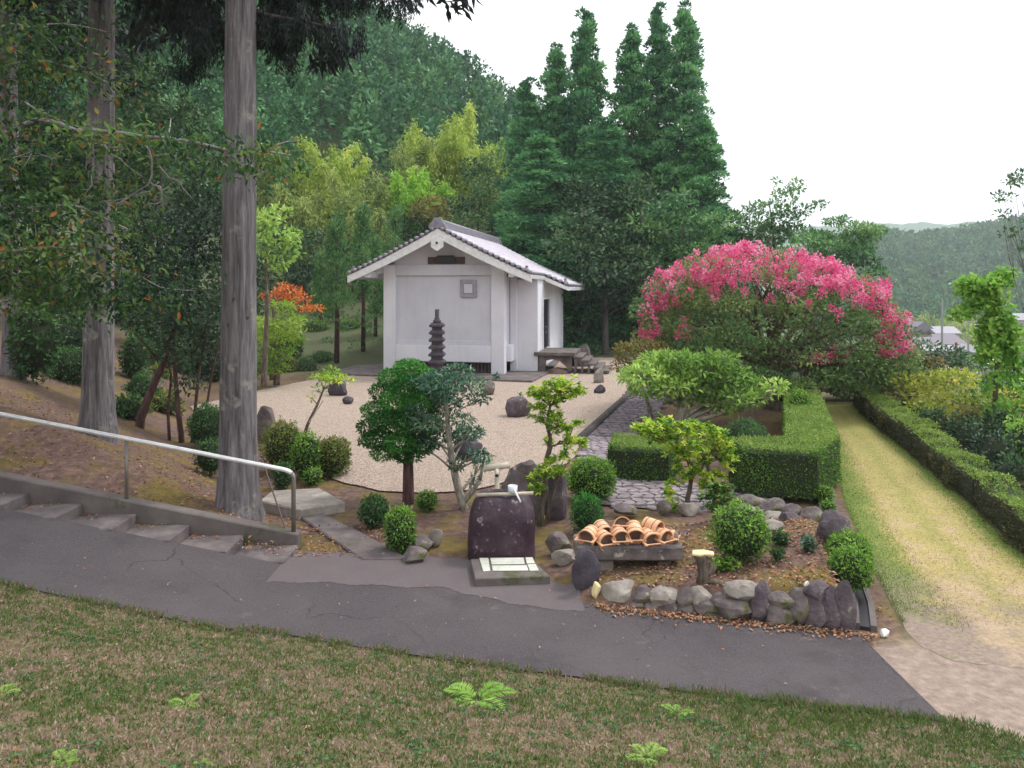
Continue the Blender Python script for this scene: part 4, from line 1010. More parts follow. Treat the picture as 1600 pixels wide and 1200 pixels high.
cedar(371, 800, 377, 11.05, .53, 'pale grey cedar trunk standing right behind the handrail', .18, flare=1.28)
cedar(153, 672, 160, 13.1, .5, 'brown cedar trunk higher up the bank behind the handrail', 1.0, flare=1.22)
cedar(20, 598, 12, 17.5, .42, 'thin dark cedar trunk at the left edge of the picture', hz(-11.4,17.5), flare=1.2)
# drooping twig sprays at the top of the near cedar
def droop_branch(parent_label, pts, Y, n=26):
    pass
nt_ = [o for o in C.objects if o.name == 'cedar_tree'][0]
lf = Leaf(); mb = MB(); off = np.array(nt_.location)
for path in ([(385,40),(430,5),(480,-25),(560,-30)],[(385,60),(330,25),(290,5),(250,-20)],[(400,20),(470,30),(545,42)],[(395,-30),(500,-30),(640,-25)],[(380,20),(300,60),(270,90)],[(380,0),(330,-30),(150,-40)],[(390,10),(420,40),(440,60)]):
    Yb = 11.05 + R.uniform(.1,.9)
    P = resample([np.array(A(x, y, Yb))-off for x, y in path], 16)
    P[:,1] += np.linspace(0, .2, 16); P[0,1] = 0.1
    mb.tube([tuple(p) for p in P], list(np.linspace(.035,.008,16)), 6)
    for p in P[3:]:
        for _ in range(3):
            c = p + R.normal(size=3)*np.array([.14,.25,.1]); m_ = 70
            L0 = R.uniform(.15,.34)
            s = R.random(m_); Q = c + np.stack([R.normal(size=m_)*.05, R.normal(size=m_)*.05, -s*L0*1.3], -1)
            D = unit(R.normal(size=(m_,3))*.45 + np.array([0,0,-1]))
            lf.add(leafgeo(Q, D, R.normal(size=(m_,3)), R.uniform(.05,.13,m_), .02), R.uniform(.0,.6)+R.normal(size=m_)*.2)
mb.build('drooping_branch', M['bark_dark'], nt_, True); lf.build('drooping_sprays', M['cedar_dark'], nt_)
# ------------------------------------------------------------------ cherry reaching in from the left
cx, cy = -9.6, 9.6; cb = np.array([cx, cy, hz(cx,cy)-.05])
t = thing('cherry_tree', 'cherry tree leaning in at the left with grey boughs and a few orange leaves', 'tree', tuple(cb))
mb = MB(); lf = Leaf(); od = Leaf()
trunk = [(0,0,0),(.2,0,1.2),(.5,.1,2.4),(.6,.1,3.6),(.7,0,5)]
mb.tube([tuple(p) for p in resample(trunk, 12)], list(np.linspace(.2,.09,12)), 10)
def bough(px_pts, Y, r0, leafn, start=(.6,.1,3.2), lsize=.088, hang=.5, rng=.27, ofrac=.025, bare=0):
    P = resample([start] + [np.array(A(x, y, Y+dy))-cb for x, y, dy in px_pts], 26)
    P[2:] += R.normal(size=(24,3))*np.array([.015,.03,.02])
    mb.tube([tuple(p) for p in P], list(np.linspace(r0, r0*.22, 26)), 7)
    for i in range(5, 26):
        if bare and i < bare: continue
        if R.random() < .8:
            q = P[i] + np.array([R.normal()*.25, R.normal()*.3, R.normal()*.15-.05]); wood(mb, P[i], q, r0*.28, .003, .2, 4, 4)
        n_ = int(leafn*3.0); Q = P[i] + R.normal(size=(n_,3))*np.array([rng*1.2, rng*1.5, rng*.55]) + np.array([0,0,-.04])
        D = unit(R.normal(size=(n_,3))*.8 + np.array([.3,-.2,-hang])); s = R.uniform(.6,1.2,n_)
        lf.add(leaf6(Q, D, np.array([0,-.3,1.])+R.normal(size=(n_,3))*.5, lsize*s, lsize*.45*s, .1), np.where(R.random(n_) < ofrac*.6, 1.0, R.uniform(.0,.7)+R.normal(size=n_)*.15))
bough([(60,185,0),(140,205,-.2),(220,212,-.3),(300,225,-.3),(380,238,-.4),(455,240,-.5)], 8.6, .05, 30, rng=.17, bare=11, ofrac=.06)
bough([(40,210,0),(120,215,.2),(250,245,.3),(420,262,.2)], 9.0, .035, 16, bare=16, rng=.14)
bough([(30,330,0),(90,320,.1),(160,335,.2),(200,360,.2)], 8.4, .04, 46, (.4,.1,2.0))
bough([(20,390,0),(80,385,.1),(150,400,.2),(230,440,.3),(250,450,.3)], 8.2, .04, 52, (.3,.1,1.8))
bough([(0,440,0),(60,440,.1),(130,455,.2),(200,465,.2)], 8.8, .035, 50, (.3,.1,1.6))
bough([(10,280,0),(70,285,.2),(120,280,.3),(180,300,.4)], 9.2, .04, 46, (.5,.1,2.6))
bough([(0,100,0),(60,95,.1),(110,105,.2),(170,130,.2)], 8.9, .04, 40, (.6,.1,3.6), ofrac=.06)
bough([(0,40,0),(50,35,.1),(100,40,.2)], 8.7, .035, 40, (.65,.1,4))
bough([(0,250,0),(50,240,.1),(110,250,.2)], 8.3, .03, 34, (.5,.1,2.8))
# unseen crown clumps, added above the frame to shade the bank
for c in [(-.5,.5,7.4,2.4),(1.6,-.6,7.8,2.2),(2.8,1.6,8.2,2.0),(1.0,2.8,8.0,2.2),(-2.4,2.2,7.6,2.4),(-2.6,-1.2,7.2,2.2),(4.2,.2,8.6,1.6),(-.5,4.2,8.6,2.2),(-3.2,4.8,8.8,2.4)]:
    wood(mb, (.7,0,4.8), c[:3], .08, .03, .2, 7, 6); clump(lf, c[:3], (c[3], c[3], .9), 1300, .16, .09, .4, .1, None, .2)
# bare grey twigs
for a in ([(140,205),(148,250),(140,300),(132,312)],[(150,215),(210,268),(222,276)],[(225,220),(240,245),(232,290),(190,312),(160,318)],[(232,285),(255,298),(250,315),(225,322)],[(40,160),(60,175),(140,205)],[(170,212),(200,225),(212,240)],[(245,255),(280,290),(300,312)],[(180,318),(230,300),(250,285)]):
    Pq = [np.array(A(x, y, 8.5+R.uniform(-.1,.1)))-cb for x, y in a]; Pq = resample(Pq, 9) + R.normal(size=(9,3))*.012
    mb.tube([tuple(p) for p in Pq], list(np.linspace(.012,.005,9)), 5)
mb.build('trunk', M['branch_grey'], t, True); lf.build('crown', M['cherry'], t)
# ------------------------------------------------------------------ camellia with many stems
bx_, by_ = G(285,690)[:2]; cb = np.array([bx_, by_, hz(bx_,by_)])
t = thing('camellia_tree', 'dark glossy camellia on several slim stems behind the handrail', 'tree', tuple(cb))
mb = MB(); lf = Leaf(); Yc = by_
def L_(px, py, dy=0): return np.array(A(px, py, Yc+dy)) - cb
for path, r in (([(285,695),(278,640),(272,560),(268,480)],.07),([(300,698),(305,640),(312,570),(330,500)],.05),([(265,690),(262,640),(268,590),(250,500)],.04),([(310,700),(322,640),(332,580),(345,520)],.04),([(215,668),(232,620),(256,565),(275,500)],.11)):
    P = resample([L_(x, y, R.uniform(-.3,.3) if i > 1 else 0) for i, (x, y) in enumerate(path)], 14); P[0,2] = min(P[0,2], 0)-.15
    mb.tube([tuple(p) for p in P], list(np.linspace(r, r*.4, 14)), 8)
for a in ([(232,560),(250,560),(262,575)],[(190,500),(220,530),(245,560)],[(300,560),(320,520),(335,470)]):
    mb.tube([tuple(L_(*p)) for p in a], [.02,.025,.03], 5)
for c in [(265,470,60,40),(310,500,50,40),(225,440,40,34),(330,440,50,40),(280,400,60,36),(235,385,50,34),(325,380,46,34),(290,540,50,34),(335,560,34,30),(245,500,34,26),(260,345,46,26),(330,330,40,26),(300,600,26,18),(345,490,30,40),(205,405,30,30)]:
    sc_ = Yc/FPX; dy = R.uniform(-.6,.8)
    clump(lf, L_(c[0], c[1], dy), (c[2]*sc_, .6, c[3]*sc_), int(c[2]*c[3]*.42), .11, .05, .3, .2, lo=.3, spread=1.1, geo=leaf6)
mb.build('trunk', M['bark_red'], t, True); lf.build('crown', M['camellia'], t)
# ------------------------------------------------------------------ garden trees and shrubs
def ptree(name, label, cat, base_px, Y, trunk_px, clumps_px, L, W, dens, lmat, bark, r0, zb=None, dj=.5, drad=None, **kw):
    """a tree at depth Y: trunk and clumps given where the photograph shows them, spread in depth"""
    s = Y/FPX; b0 = np.array(A(base_px[0], base_px[1], Y))
    if zb is not None: b0[2] = zb
    tp = [(0,0,-.08)] + [tuple(np.array(A(x, y, Y)) - b0 + np.array([0, R.uniform(-.05,.05)*Y*.02, 0])) for x, y in trunk_px]
    cl = []
    for c in clumps_px:
        p = np.array(A(c[0], c[1], Y)) - b0; dy = c[4] if len(c) > 4 else R.uniform(-dj, dj)
        rr = c[2]*s*(.9 if name == 'juniper_tree' else 1); cl.append((p[0], dy, p[2], rr, (drad*rr if drad else rr), c[3]*s))
    return tree(name, label, cat, tuple(b0), tp, cl, L, W, dens, lmat, bark, r0, **kw)
# clipped juniper with the dark trunk
Yj = 4140/(785-450)
ptree('juniper_tree', 'dense green clipped juniper on a dark straight trunk in the court', 'tree', (638,787), Yj, [(638,720),(640,660),(640,610)],
      [(640,578,30,16,0),(615,590,24,15,-.15),(664,592,24,15,.1),(640,602,28,15,-.3),(598,612,22,15,-.05),(675,614,22,16,.1),(622,622,26,15,-.35),(652,628,26,15,-.25),(588,640,24,14,-.1),(684,640,18,15,.15),(606,650,26,14,-.3),(640,656,28,14,-.35),(672,664,24,14,-.05),(576,668,20,12,.0),(594,682,26,14,-.2),(628,686,28,14,-.35),(660,692,26,13,-.1),(572,690,16,10,.1),(602,706,24,11,-.1),(640,710,26,10,-.1),(630,615,30,26,.3),(620,670,34,26,.35),(655,640,28,30,.3)],
      .06, .022, 1.9, 'juniper', 'bark_red', .1, r1=.05, flat=.1, lo=.62, limb=.3, drad=.9, zb=0)
# grey-green layered tree
Yg = 4140/(795-450)
ptree('layered_tree', 'grey-green small tree with pale forked trunk and flat leaf tiers', 'tree', (728,797), Yg, [(716,765),(706,720),(700,670),(696,620)],
      [(690,595,44,14),(735,600,28,10),(680,625,30,10),(700,610,26,12),(668,660,28,10),(722,655,20,9),(650,675,22,10),(740,675,18,8),(675,690,40,12),(725,690,26,9),(700,640,22,12),(745,700,14,8),(755,712,14,7),(660,705,18,10),(752,735,16,8),(715,725,16,7),(738,760,10,6),(715,580,24,9),(748,622,20,7),(775,590,2,2),(650,640,16,10)],
      .075, .03, 1.0, 'greytree', 'bark_pale', .075, r1=.025, flat=.6, lo=.3, limb=.42, spread=.8, attach=(.1,1), zb=0, geo=leaf6,
      extra=lambda lf, mb, T: (wood(mb, T[1], np.array([.22,0,.45]), .05, .03, .1), wood(mb, np.array([.22,0,.45]), np.array([.32,.02,.95]), .03, .01, .1)))
# leaning sapling with stake
Ys = 4140/(690-450)
ptree('sapling', 'leaning young tree with a few light green leaves on the gravel edge', 'tree', (470,690), Ys, [(482,660),(496,632),(506,608)],
      [(520,588,24,5),(500,590,18,4),(535,592,20,5),(496,610,12,7),(490,618,8,5),(512,580,12,4)], .1, .045, .7, 'pieris', 'bark', .045, r1=.02, flat=.7, lo=.2, limb=.5, dj=.25)
tag(MB().tube([A(483,660,Ys-.1), A(505,626,Ys-.1)], .012, 6).build('stake', M['bamboo_pole']), 'thin bamboo stake beside the leaning sapling', 'stake')
# pieris with bright whorls near the basin
def whorls(cl_px, Y, b0, lf, n=30, L=.09, W=.03, dy=.2, rnd=None):
    for (x, y, r) in cl_px:
        c = np.array(A(x, y, Y+R.uniform(-dy,dy))) - b0; rad = r*Y/FPX
        for _ in range(max(4, int(r*1.5))):
            q = c + R.normal(size=3)*np.array([rad,rad,rad*.7])*.55; k = n
            a = R.uniform(0, 6.28, k); el = R.uniform(-.5,.9,k); D = np.stack([np.cos(a)*np.cos(el), np.sin(a)*np.cos(el), np.sin(el)], -1)
            s = R.uniform(.6,1.1,k); lf.add(leaf6(np.repeat(q[None], k, 0), D, np.array([0,0,1.])+R.normal(size=(k,3))*.2, L*s, W*s, .1), (R.uniform(.1,.9) if rnd is None else rnd) + R.normal(size=k)*.18)
def pieris(label, base, Y, stems, cl, lmat, bark, zb, n=16, L=.085, W=.032, r=.06, name='pieris_shrub'):
    b0 = np.array(A(base[0], base[1], Y)); b0[2] = zb; t = thing(name, label, 'shrub', tuple(b0)); mb = MB(); lf = Leaf()
    ends = []
    for st_, rr in stems:
        P = resample([np.array(A(x, y, Y)) - b0 for x, y in st_], 12); P[:, 1] += np.linspace(0, R.uniform(-.1,.1), 12); P[0,2] -= .1
        P[1:-1] += R.normal(size=(10,3))*.01
        mb.tube([tuple(p) for p in P], list(np.linspace(rr, rr*.45, 12)), 8); ends.append(P)
    for c in cl:
        p = np.array(A(c[0], c[1], Y)) - b0; allp = np.concatenate(ends); low = allp[allp[:,2] < p[2]-.02]; low = low if len(low) else allp
        q = low[np.argmin(np.linalg.norm(low-p, axis=1))]; wood(mb, q, p, .011, .004, .25, 5, 5)
    whorls(cl, Y, b0, lf, n, L, W)
    mb.build('trunk', M[bark], t, True); lf.build('crown', M[lmat], t); return t
pieris('slim shrub with bright yellow-green top and gnarled trunk by the boulder', (846,815), 11.2,
       [([(842,818),(852,770),(850,730),(860,690),(854,660),(860,635)],.045),([(856,800),(866,765),(872,735)],.04),([(858,700),(880,690),(892,680)],.02)],
       [(850,610,16),(870,605,16),(885,600,12),(905,610,10),(835,615,12),(860,625,16),(880,620,12),(845,640,12),(865,650,14),(895,615,10),(840,655,8),(868,668,12),(882,670,9),(858,690,8),(890,690,12),(908,692,10),(848,735,10),(862,720,8),(882,712,10),(838,762,10),(872,735,12),(836,745,8),(900,660,6)],
       'pieris', 'bark', 0.0, 13)
pieris('spreading pieris with yellow-green new leaves beside the block hedge', (1075,815), 11.9,
       [([(1068,815),(1078,770),(1082,740),(1075,715)],.05),([(1118,812),(1122,770),(1110,735),(1095,705)],.05),([(1084,730),(1060,700),(1040,690)],.03),([(1095,730),(1120,700)],.025)],
       [(1015,668,14),(1040,665,16),(1065,668,18),(1090,672,18),(1115,680,16),(1055,690,20),(1085,695,20),(1115,700,18),(1135,705,12),(1030,682,14),(1070,712,14),(1100,715,16),(1128,718,14),(1140,715,10),(1000,668,9),(1090,735,9),(1120,740,9),(1060,730,8),(1050,755,8),(1105,745,9),(1130,690,10),(1045,770,8),(1010,675,10),(1075,745,9),(1052,790,9),(1058,812,10),(1125,765,10),(1130,780,10),(1100,758,8),(1048,805,8)],
       'pieris', 'bark', 0.1, 15, .09, .036)
pieris('dark leafy shrub with thin stems behind the big clipped bush', (1115,828), 10.6,
       [([(1116,830),(1118,800),(1120,775)],.03),([(1116,825),(1130,795),(1135,775)],.02)],
       [(1120,762,12),(1105,775,10),(1135,765,10),(1130,785,10),(1112,790,8),(1140,780,7)], 'pieris_dark', 'bark', .2, 12, .08, .034)
pieris('small green plant beside the stump', (1133,905), 8.75, [([(1133,908),(1135,890)],.015),([(1133,908),(1122,885)],.012)],
       [(1125,878,10),(1138,885,12),(1148,895,10),(1130,895,10),(1118,885,7)], 'azalea', 'bark', .3, 12, .06, .022)
# clipped and loose bushes near the lane
bush(558,604,778,828, 'azalea_dark', 'dark loosely clipped bush left of the juniper trunk', .05,.024, rough=.12)
bush(597,648,797,868, 'azalea', 'bright green bush leaning over the lane edge', .05,.02, rough=.12)
bush(648,682,771,801, 'azalea', 'small round bush right of the juniper trunk', .045,.018)
bush(885,968,720,788, 'azalea', 'large dome-clipped azalea behind the conical shrub', .05,.02, deep=.85)
bush(893,944,778,836, 'juniper', 'small soft conical shrub behind the bench', .07,.012, z=.08, rough=.15)
bush(1120,1212,797,882, 'azalea', 'big round clipped bush on the leaf-strewn bed', .045,.02, z=.33)
bush(1209,1236,832,856, 'azalea_dark', 'tiny dark bush touching the big round bush', .05,.02, z=.33)
bush(1208,1227,858,878, 'azalea_dark', 'low dark seedling bush in front of the tiny bush', .05,.02, z=.34, rough=.2)
bush(1256,1277,840,866, 'greytree', 'small blue-green seedling bush on the bed', .06,.02, z=.34, rough=.25)
bush(1306,1372,862,930, 'azalea', 'front ball-clipped bush at the gutter corner', .04,.018, z=.1, dens=2)
bush(1302,1370,840,895, 'azalea', 'rear ball-clipped bush behind the one at the gutter corner', .04,.018, z=.15, dens=2)
for i, (a, b_, c, d, lb) in enumerate([(1286,1308,784,806,'smallest clipped ball at the near end of the edging row'),(1282,1305,762,788,'second clipped ball of the edging row beside the gutter'),(1276,1302,736,766,'third clipped ball of the edging row beside the gutter'),
        (1270,1294,714,742,'fourth clipped ball of the edging row below the corner hedge'),(1264,1284,690,716,'fifth clipped ball of the edging row below the corner hedge')]):
    bush(a, b_, c, d, 'azalea', lb, .045,.018, z=.05, group='row of small clipped balls beside the gutter')
bush(1141,1204,660,712, 'azalea_dark', 'dark dome bush inside the corner hedge', .05,.022, y=14.6)
bush(1160,1206,672,712, 'azalea_dark', 'smaller dome bush in front of the dark dome', .05,.022, y=14.0)
for a in [(1236,1272,612,672,'first rounded bush of the row along the track'),(1228,1262,600,650,'second rounded bush of the row along the track'),(1214,1248,590,632,'farthest rounded bush of the row along the track')]:
    bush(a[0],a[1],a[2],a[3],'azalea', a[4], .06,.026, y=[17,19.5,22][[1236,1228,1214].index(a[0])], group='rounded bushes along the far track')
# azaleas left of the court
bush(404,470,664,742, 'azalea_olive', 'olive azalea bush right of the near cedar', .055,.024, rough=.18)
bush(450,500,680,752, 'azalea', 'green azalea bush in the middle of the left group', .055,.024, rough=.18)
bush(486,545,688,748, 'azalea_olive', 'brown-tipped azalea bush at the right of the left group', .055,.024, rough=.2)
bush(288,344,635,700, 'azalea_dark', 'dark round bush behind the near cedar', .055,.024, rough=.1)
bush(300,345,690,742, 'azalea_dark', 'low dark bush at the foot of the near cedar', .055,.024, rough=.25)
bush(470,500,735,760, 'azalea', 'low bright plants under the middle azalea', .055,.024, rough=.25)
bush(425,452,725,765, 'azalea_dark', 'dark low bush behind the stone slab', .055,.024, rough=.2)
for a in [(188,240,585,640,21),(60,130,545,610,19),(130,170,560,610,22),(0,60,560,600,20),(190,230,625,665,19),(225,262,570,620,25)]:
    bush(a[0],a[1],a[2],a[3],'azalea_olive' if a[0] % 4 else 'azalea_dark', {188:'olive shrub right of the brown cedar',60:'olive shrub left of the brown cedar on the bank',130:'shrub half hidden by the brown cedar',0:'dim shrub at the left picture edge',190:'low shrub at the bank foot right of the brown cedar',225:'shrub beyond the leaning camellia stem'}[a[0]], .08,.034, y=a[4], rough=.25, name='shrub', cat='shrub')
for a in [(0,70,480,590,17.0,'dark undergrowth bush at the far left of the bank','azalea_dark'),(60,130,500,590,21,'undergrowth bush between the left cedars','broad_dark'),(185,225,520,600,23,'tall undergrowth bush right of the brown cedar','azalea_dark'),(100,150,470,560,25,'undergrowth bush half behind the brown cedar','broad_dark'),
          (215,290,520,610,27,'wide undergrowth bush behind the camellia stems','azalea_dark'),(290,345,530,610,28,'undergrowth bush left of the near cedar','broad_dark'),(20,80,420,520,24,'high undergrowth bush at the left edge','broad_dark'),(185,260,450,540,29,'high undergrowth bush behind the brown cedar','broad_dark'),(170,215,620,660,17.5,'low dark bush at the right foot of the brown cedar','azalea_dark'),(225,275,615,655,20,'low bush behind the leaning stem','azalea_olive')]:
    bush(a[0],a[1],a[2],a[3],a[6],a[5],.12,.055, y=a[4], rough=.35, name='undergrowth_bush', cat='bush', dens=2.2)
# back edge of the court: low shrubs
for i, (a, b_, c, d, y, mt, lb) in enumerate([(400,432,556,606,31,'azalea_dark','dark low shrub at the far left court edge'),(428,462,558,600,31.5,'azalea_olive','olive low shrub beside the dark one at the court edge'),(458,492,560,592,32,'azalea_dark','dark shrub under the maple at the court edge'),
        (468,512,500,528,40,'hedge','left cloud-clipped bush on the rear mound'),(520,562,500,526,40.5,'hedge','right cloud-clipped bush on the rear mound'),(560,590,506,530,41,'hedge','cloud-clipped bush beside the storehouse corner'),
        (480,520,550,580,34,'azalea_dark','low shrub before the thin cypress'),(528,570,548,572,36,'azalea_olive','olive shrub between the cypress trunks'),(440,470,520,560,34,'azalea_dark','dark shrub behind the maple trunk'),(560,598,545,566,38,'azalea_dark','low shrub at the storehouse plinth')]):
    bush(a,b_,c,d,mt,lb,.1,.045, y=y, rough=.18, dens=1.5)
# maple and orange-leaved branch
ptree('maple_tree', 'fresh green maple with layered leaves left of the court', 'tree', (432,598), 27, [(434,560),(430,520),(426,480)],
      [(420,505,30,9),(450,500,26,8),(405,530,22,9),(440,525,30,9),(462,520,18,7),(415,555,28,9),(450,550,26,8),(430,575,26,8),(410,580,16,8),(440,480,24,8),(470,505,14,6),(400,500,16,9),(440,535,30,10,.6),(420,520,30,10,.7)],
      .16, .08, .9, 'maple', 'bark', .12, flat=.6, lo=.2, dj=.8, limb=.3)
ptree('orange_maple', 'small maple with orange autumn leaves above the green maple', 'tree', (424,590), 29, [(430,540),(440,500),(448,475)],
      [(425,462,14,5),(455,455,24,6),(478,465,16,5),(450,468,22,4),(480,482,24,4),(440,448,12,4)], .17, .08, .75, 'orange', 'bark', .08, flat=.6, lo=.2, dj=.5, limb=.3)
ptree('young_oak', 'broadleaf tree with light leaves showing right of the near cedar', 'tree', (412,600), 24, [(415,540),(418,480),(415,400)],
      [(425,345,26,16),(445,370,26,14),(415,385,22,14),(455,395,20,12),(430,330,20,12),(430,410,24,12),(405,350,16,16),(460,380,14,10)], .2, .1, .9, 'palegreen', 'bark', .1, flat=.4, lo=.25, dj=.8, limb=.3)
# thin cypresses behind the court
def cypress(px, pyb, pyt, Y, wpx, label):
    b0 = np.array(A(px, pyb, Y)); h = (pyb-pyt)/FPX*Y; w = wpx/2/FPX*Y
    t = thing('cypress_tree', label, 'tree', tuple(b0), group='thin cypresses beside the storehouse'); lf = Leaf()
    MB().tube([(0,0,-.2),(.03,0,h*.4),(0,0,h)], [.13,.09,.02], 8).build('trunk', M['bark_red'], t, True)
    z0 = .36*h
    for i in range(64):
        z = z0 + (h-z0)*R.random()**1.05; r = w*(1-(z-z0)/(h-z0)*.85)*R.uniform(.2,1.15); a = R.uniform(0,6.28)
        clump(lf, (r*math.cos(a), r*math.sin(a), z), (.26,.26,.4), 60, .2, .05, 0, .4, None, .2, .5, droop=-1.0)
    for i in range(7):
        z = h*R.uniform(.12,.34); a = R.uniform(0,6.28); clump(lf, (.4*math.cos(a), .4*math.sin(a), z), (.35,.35,.08), 60, .14,.05,.6,.2,None,.2)
    lf.build('crown', M['layered'], t)
cypress(526,562,340,34,62,'thin dark cypress right of the orange maple'); cypress(567,575,330,36,56,'cypress directly left of the storehouse eave')
cypress(586,570,380,39,50,'cypress half hidden by the storehouse corner'); cypress(618,570,322,44,70,'cypress rising behind the left roof slope')
cypress(500,560,400,42,46,'slight cypress behind the thin dark cypress')
# hedges
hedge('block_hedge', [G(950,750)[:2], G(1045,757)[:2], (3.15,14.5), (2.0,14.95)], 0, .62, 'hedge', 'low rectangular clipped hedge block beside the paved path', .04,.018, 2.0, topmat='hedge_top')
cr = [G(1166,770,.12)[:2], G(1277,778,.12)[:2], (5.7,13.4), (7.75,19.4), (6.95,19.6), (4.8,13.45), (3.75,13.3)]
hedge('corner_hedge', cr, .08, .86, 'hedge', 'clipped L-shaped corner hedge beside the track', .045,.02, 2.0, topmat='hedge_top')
for k, (t0, t1, hgt, lb) in enumerate([(8.3,12.15,.46,'nearest section of the long hedge right of the track'),(12.2,15.9,.46,'middle section of the long hedge right of the track'),(15.95,22.6,.5,'farthest section of the long hedge right of the track')]):
    hgt += .0
    ysn = np.linspace(t0, t1, 5); f = lambda y: float(np.interp(y, *TRR))
    pl = [(f(y)+.08, y) for y in ysn] + [(f(y)+.68+.03*k, y+.1) for y in ysn[::-1]]
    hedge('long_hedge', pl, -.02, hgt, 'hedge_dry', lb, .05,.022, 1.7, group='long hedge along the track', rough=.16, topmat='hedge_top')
# pale spreading tree over the path
Yt = 15.5
ptree('spreading_tree', 'broad pale green tree with whitish crooked branches over the paved path', 'tree', (1060,672), 18.3, [(1062,650),(1068,635),(1075,620)],
      [(1000,585,40,16),(1040,570,44,18),(1090,575,50,18),(1140,590,46,18),(1170,605,36,16),(1050,600,40,16),(1100,605,50,18),(1150,620,40,14),(1010,605,30,14),(1080,625,40,12),(1120,560,34,12),(1185,620,26,12),(1200,600,18,10),(1060,560,30,10),(1130,635,34,10),(1090,590,50,18,1.2),(1040,590,40,18,1.2),(1150,600,40,18,1.0)],
      .15, .065, 1.15, 'palegreen', 'bark_pale', .11, r1=.08, flat=.55, lo=.3, dj=.8, limb=.6, zb=0, bend=.25, geo=leaf6)
ptree('orange_tipped_tree', 'green shrub tree with orange tips at the left of the spreading tree', 'tree', (1020,655), 19.5, [(1012,630),(1002,605)],
      [(985,555,26,16),(1010,545,24,14),(970,570,16,12),(1000,575,26,14),(1025,560,22,14),(975,545,16,10),(1035,545,16,10)], .1, .04, 1.0, 'brownleaf', 'bark_pale', .08, flat=.5, lo=.3, dj=.6, limb=.5, zb=0)
# crape myrtle
Ym = 22.0; mb0 = np.array([ (1205-800)/FPX*Ym, Ym, 0.0])
t = thing('crape_myrtle', 'wide crape myrtle covered in bright pink blossom', 'tree', tuple(mb0))
mb = MB(); lf = Leaf(); fl = Leaf()
def Ml(px, py, dy=0): return np.array(A(px, py, Ym+dy)) - mb0
T = resample([(0,0,-.1), tuple(Ml(1208,590)), tuple(Ml(1205,555))], 8); mb.tube([tuple(p) for p in T], list(np.linspace(.24,.17,8)), 10)
for e in [(1090,500,-.5),(1130,450,.5),(1170,420,0),(1210,410,1),(1250,420,-.8),(1300,450,.5),(1340,480,0),(1370,520,-.5),(1060,520,.6),(1240,470,-1.5),(1180,470,-1.6),(1300,520,-1.5),(1120,520,-1.4),(1380,560,0),(1190,440,2),(1280,450,2)]:
    P = wood(mb, T[-1 - int(R.integers(0,2))], Ml(*e), .11, .03, .18, 9, 7, -.05)
    for _ in range(4):
        q = P[int(R.integers(4,9))] + R.normal(size=3)*np.array([.7,.8,.5]) + np.array([0,0,.3]); wood(mb, P[int(R.integers(3,7))], q, .04, .01, .2, 5, 5)
def dome(px):    # top outline of the crown
    return np.interp(px, [1000,1020,1060,1110,1150,1200,1250,1300,1340,1380,1410,1425], [490,440,408,395,384,390,398,410,430,470,505,540])
for i in range(300):
    px = R.uniform(1005,1420); top_ = dome(px); bot = np.interp(px, [1000,1060,1120,1200,1300,1400,1425], [520,545,585,600,605,595,575])
    py = top_+ 8 + (bot-top_)*R.random(); dd = math.sqrt(max(0, 1-((px-1212)/220)**2))*2.9
    clump(lf, Ml(px, py, R.uniform(-dd,dd)), (.5,.5,.2), 100, .12,.055,.5,.2,None,.2,.9,rj=.3)
def blossom(px, py, dy, r=1.0):
    c = Ml(px, py, dy); m_ = 30; d, rr = shell(m_, .2, 1, .3); P = c + d*rr[:,None]*np.array([.13,.13,.19])*r
    fl.add(leafgeo(P, unit(R.normal(size=(m_,3))+d), unit(d+R.normal(size=(m_,3))*.6), R.uniform(.05,.1,m_), .06), R.uniform(.0,.9)+R.normal(size=m_)*.2)
for i in range(1350):
    px = 1212 + R.uniform(-1,1)*200; w = math.sqrt(max(0, 1-((px-1212)/215)**2)); dy = R.uniform(-1,1)*3.0*w
    fr = math.sqrt(max(0, 1-(dy/3.1/max(w,.05))**2)); tp = dome(px); py = tp + (1-fr)*52 + R.uniform(-4,30 if R.random() < .8 else 52)
    if py < tp - 4 or (px < 1040 and R.random() < .5): continue
    if mnoise.noise((px*.035, py*.05, dy*.9)) < -.03: continue
    blossom(px, py, dy, R.uniform(.55,1.0))
for (x0,x1,y0,y1,n_) in [(1375,1426,495,560,70),(1055,1082,500,530,12),(1005,1040,470,520,10),(1025,1075,425,470,22),(1255,1330,545,562,16),(1000,1030,440,540,14),(1380,1400,480,520,14),(1010,1030,510,540,8),(1340,1390,440,490,40)]:
    for _ in range(n_): blossom(R.uniform(x0,x1), R.uniform(y0,y1), R.uniform(-1.6,1.0), R.uniform(.6,1.0))
mb.build('trunk', M['bark'], t, True); lf.build('crown', M['myrtle'], t); fl.build('blossoms', M['pink'], t)
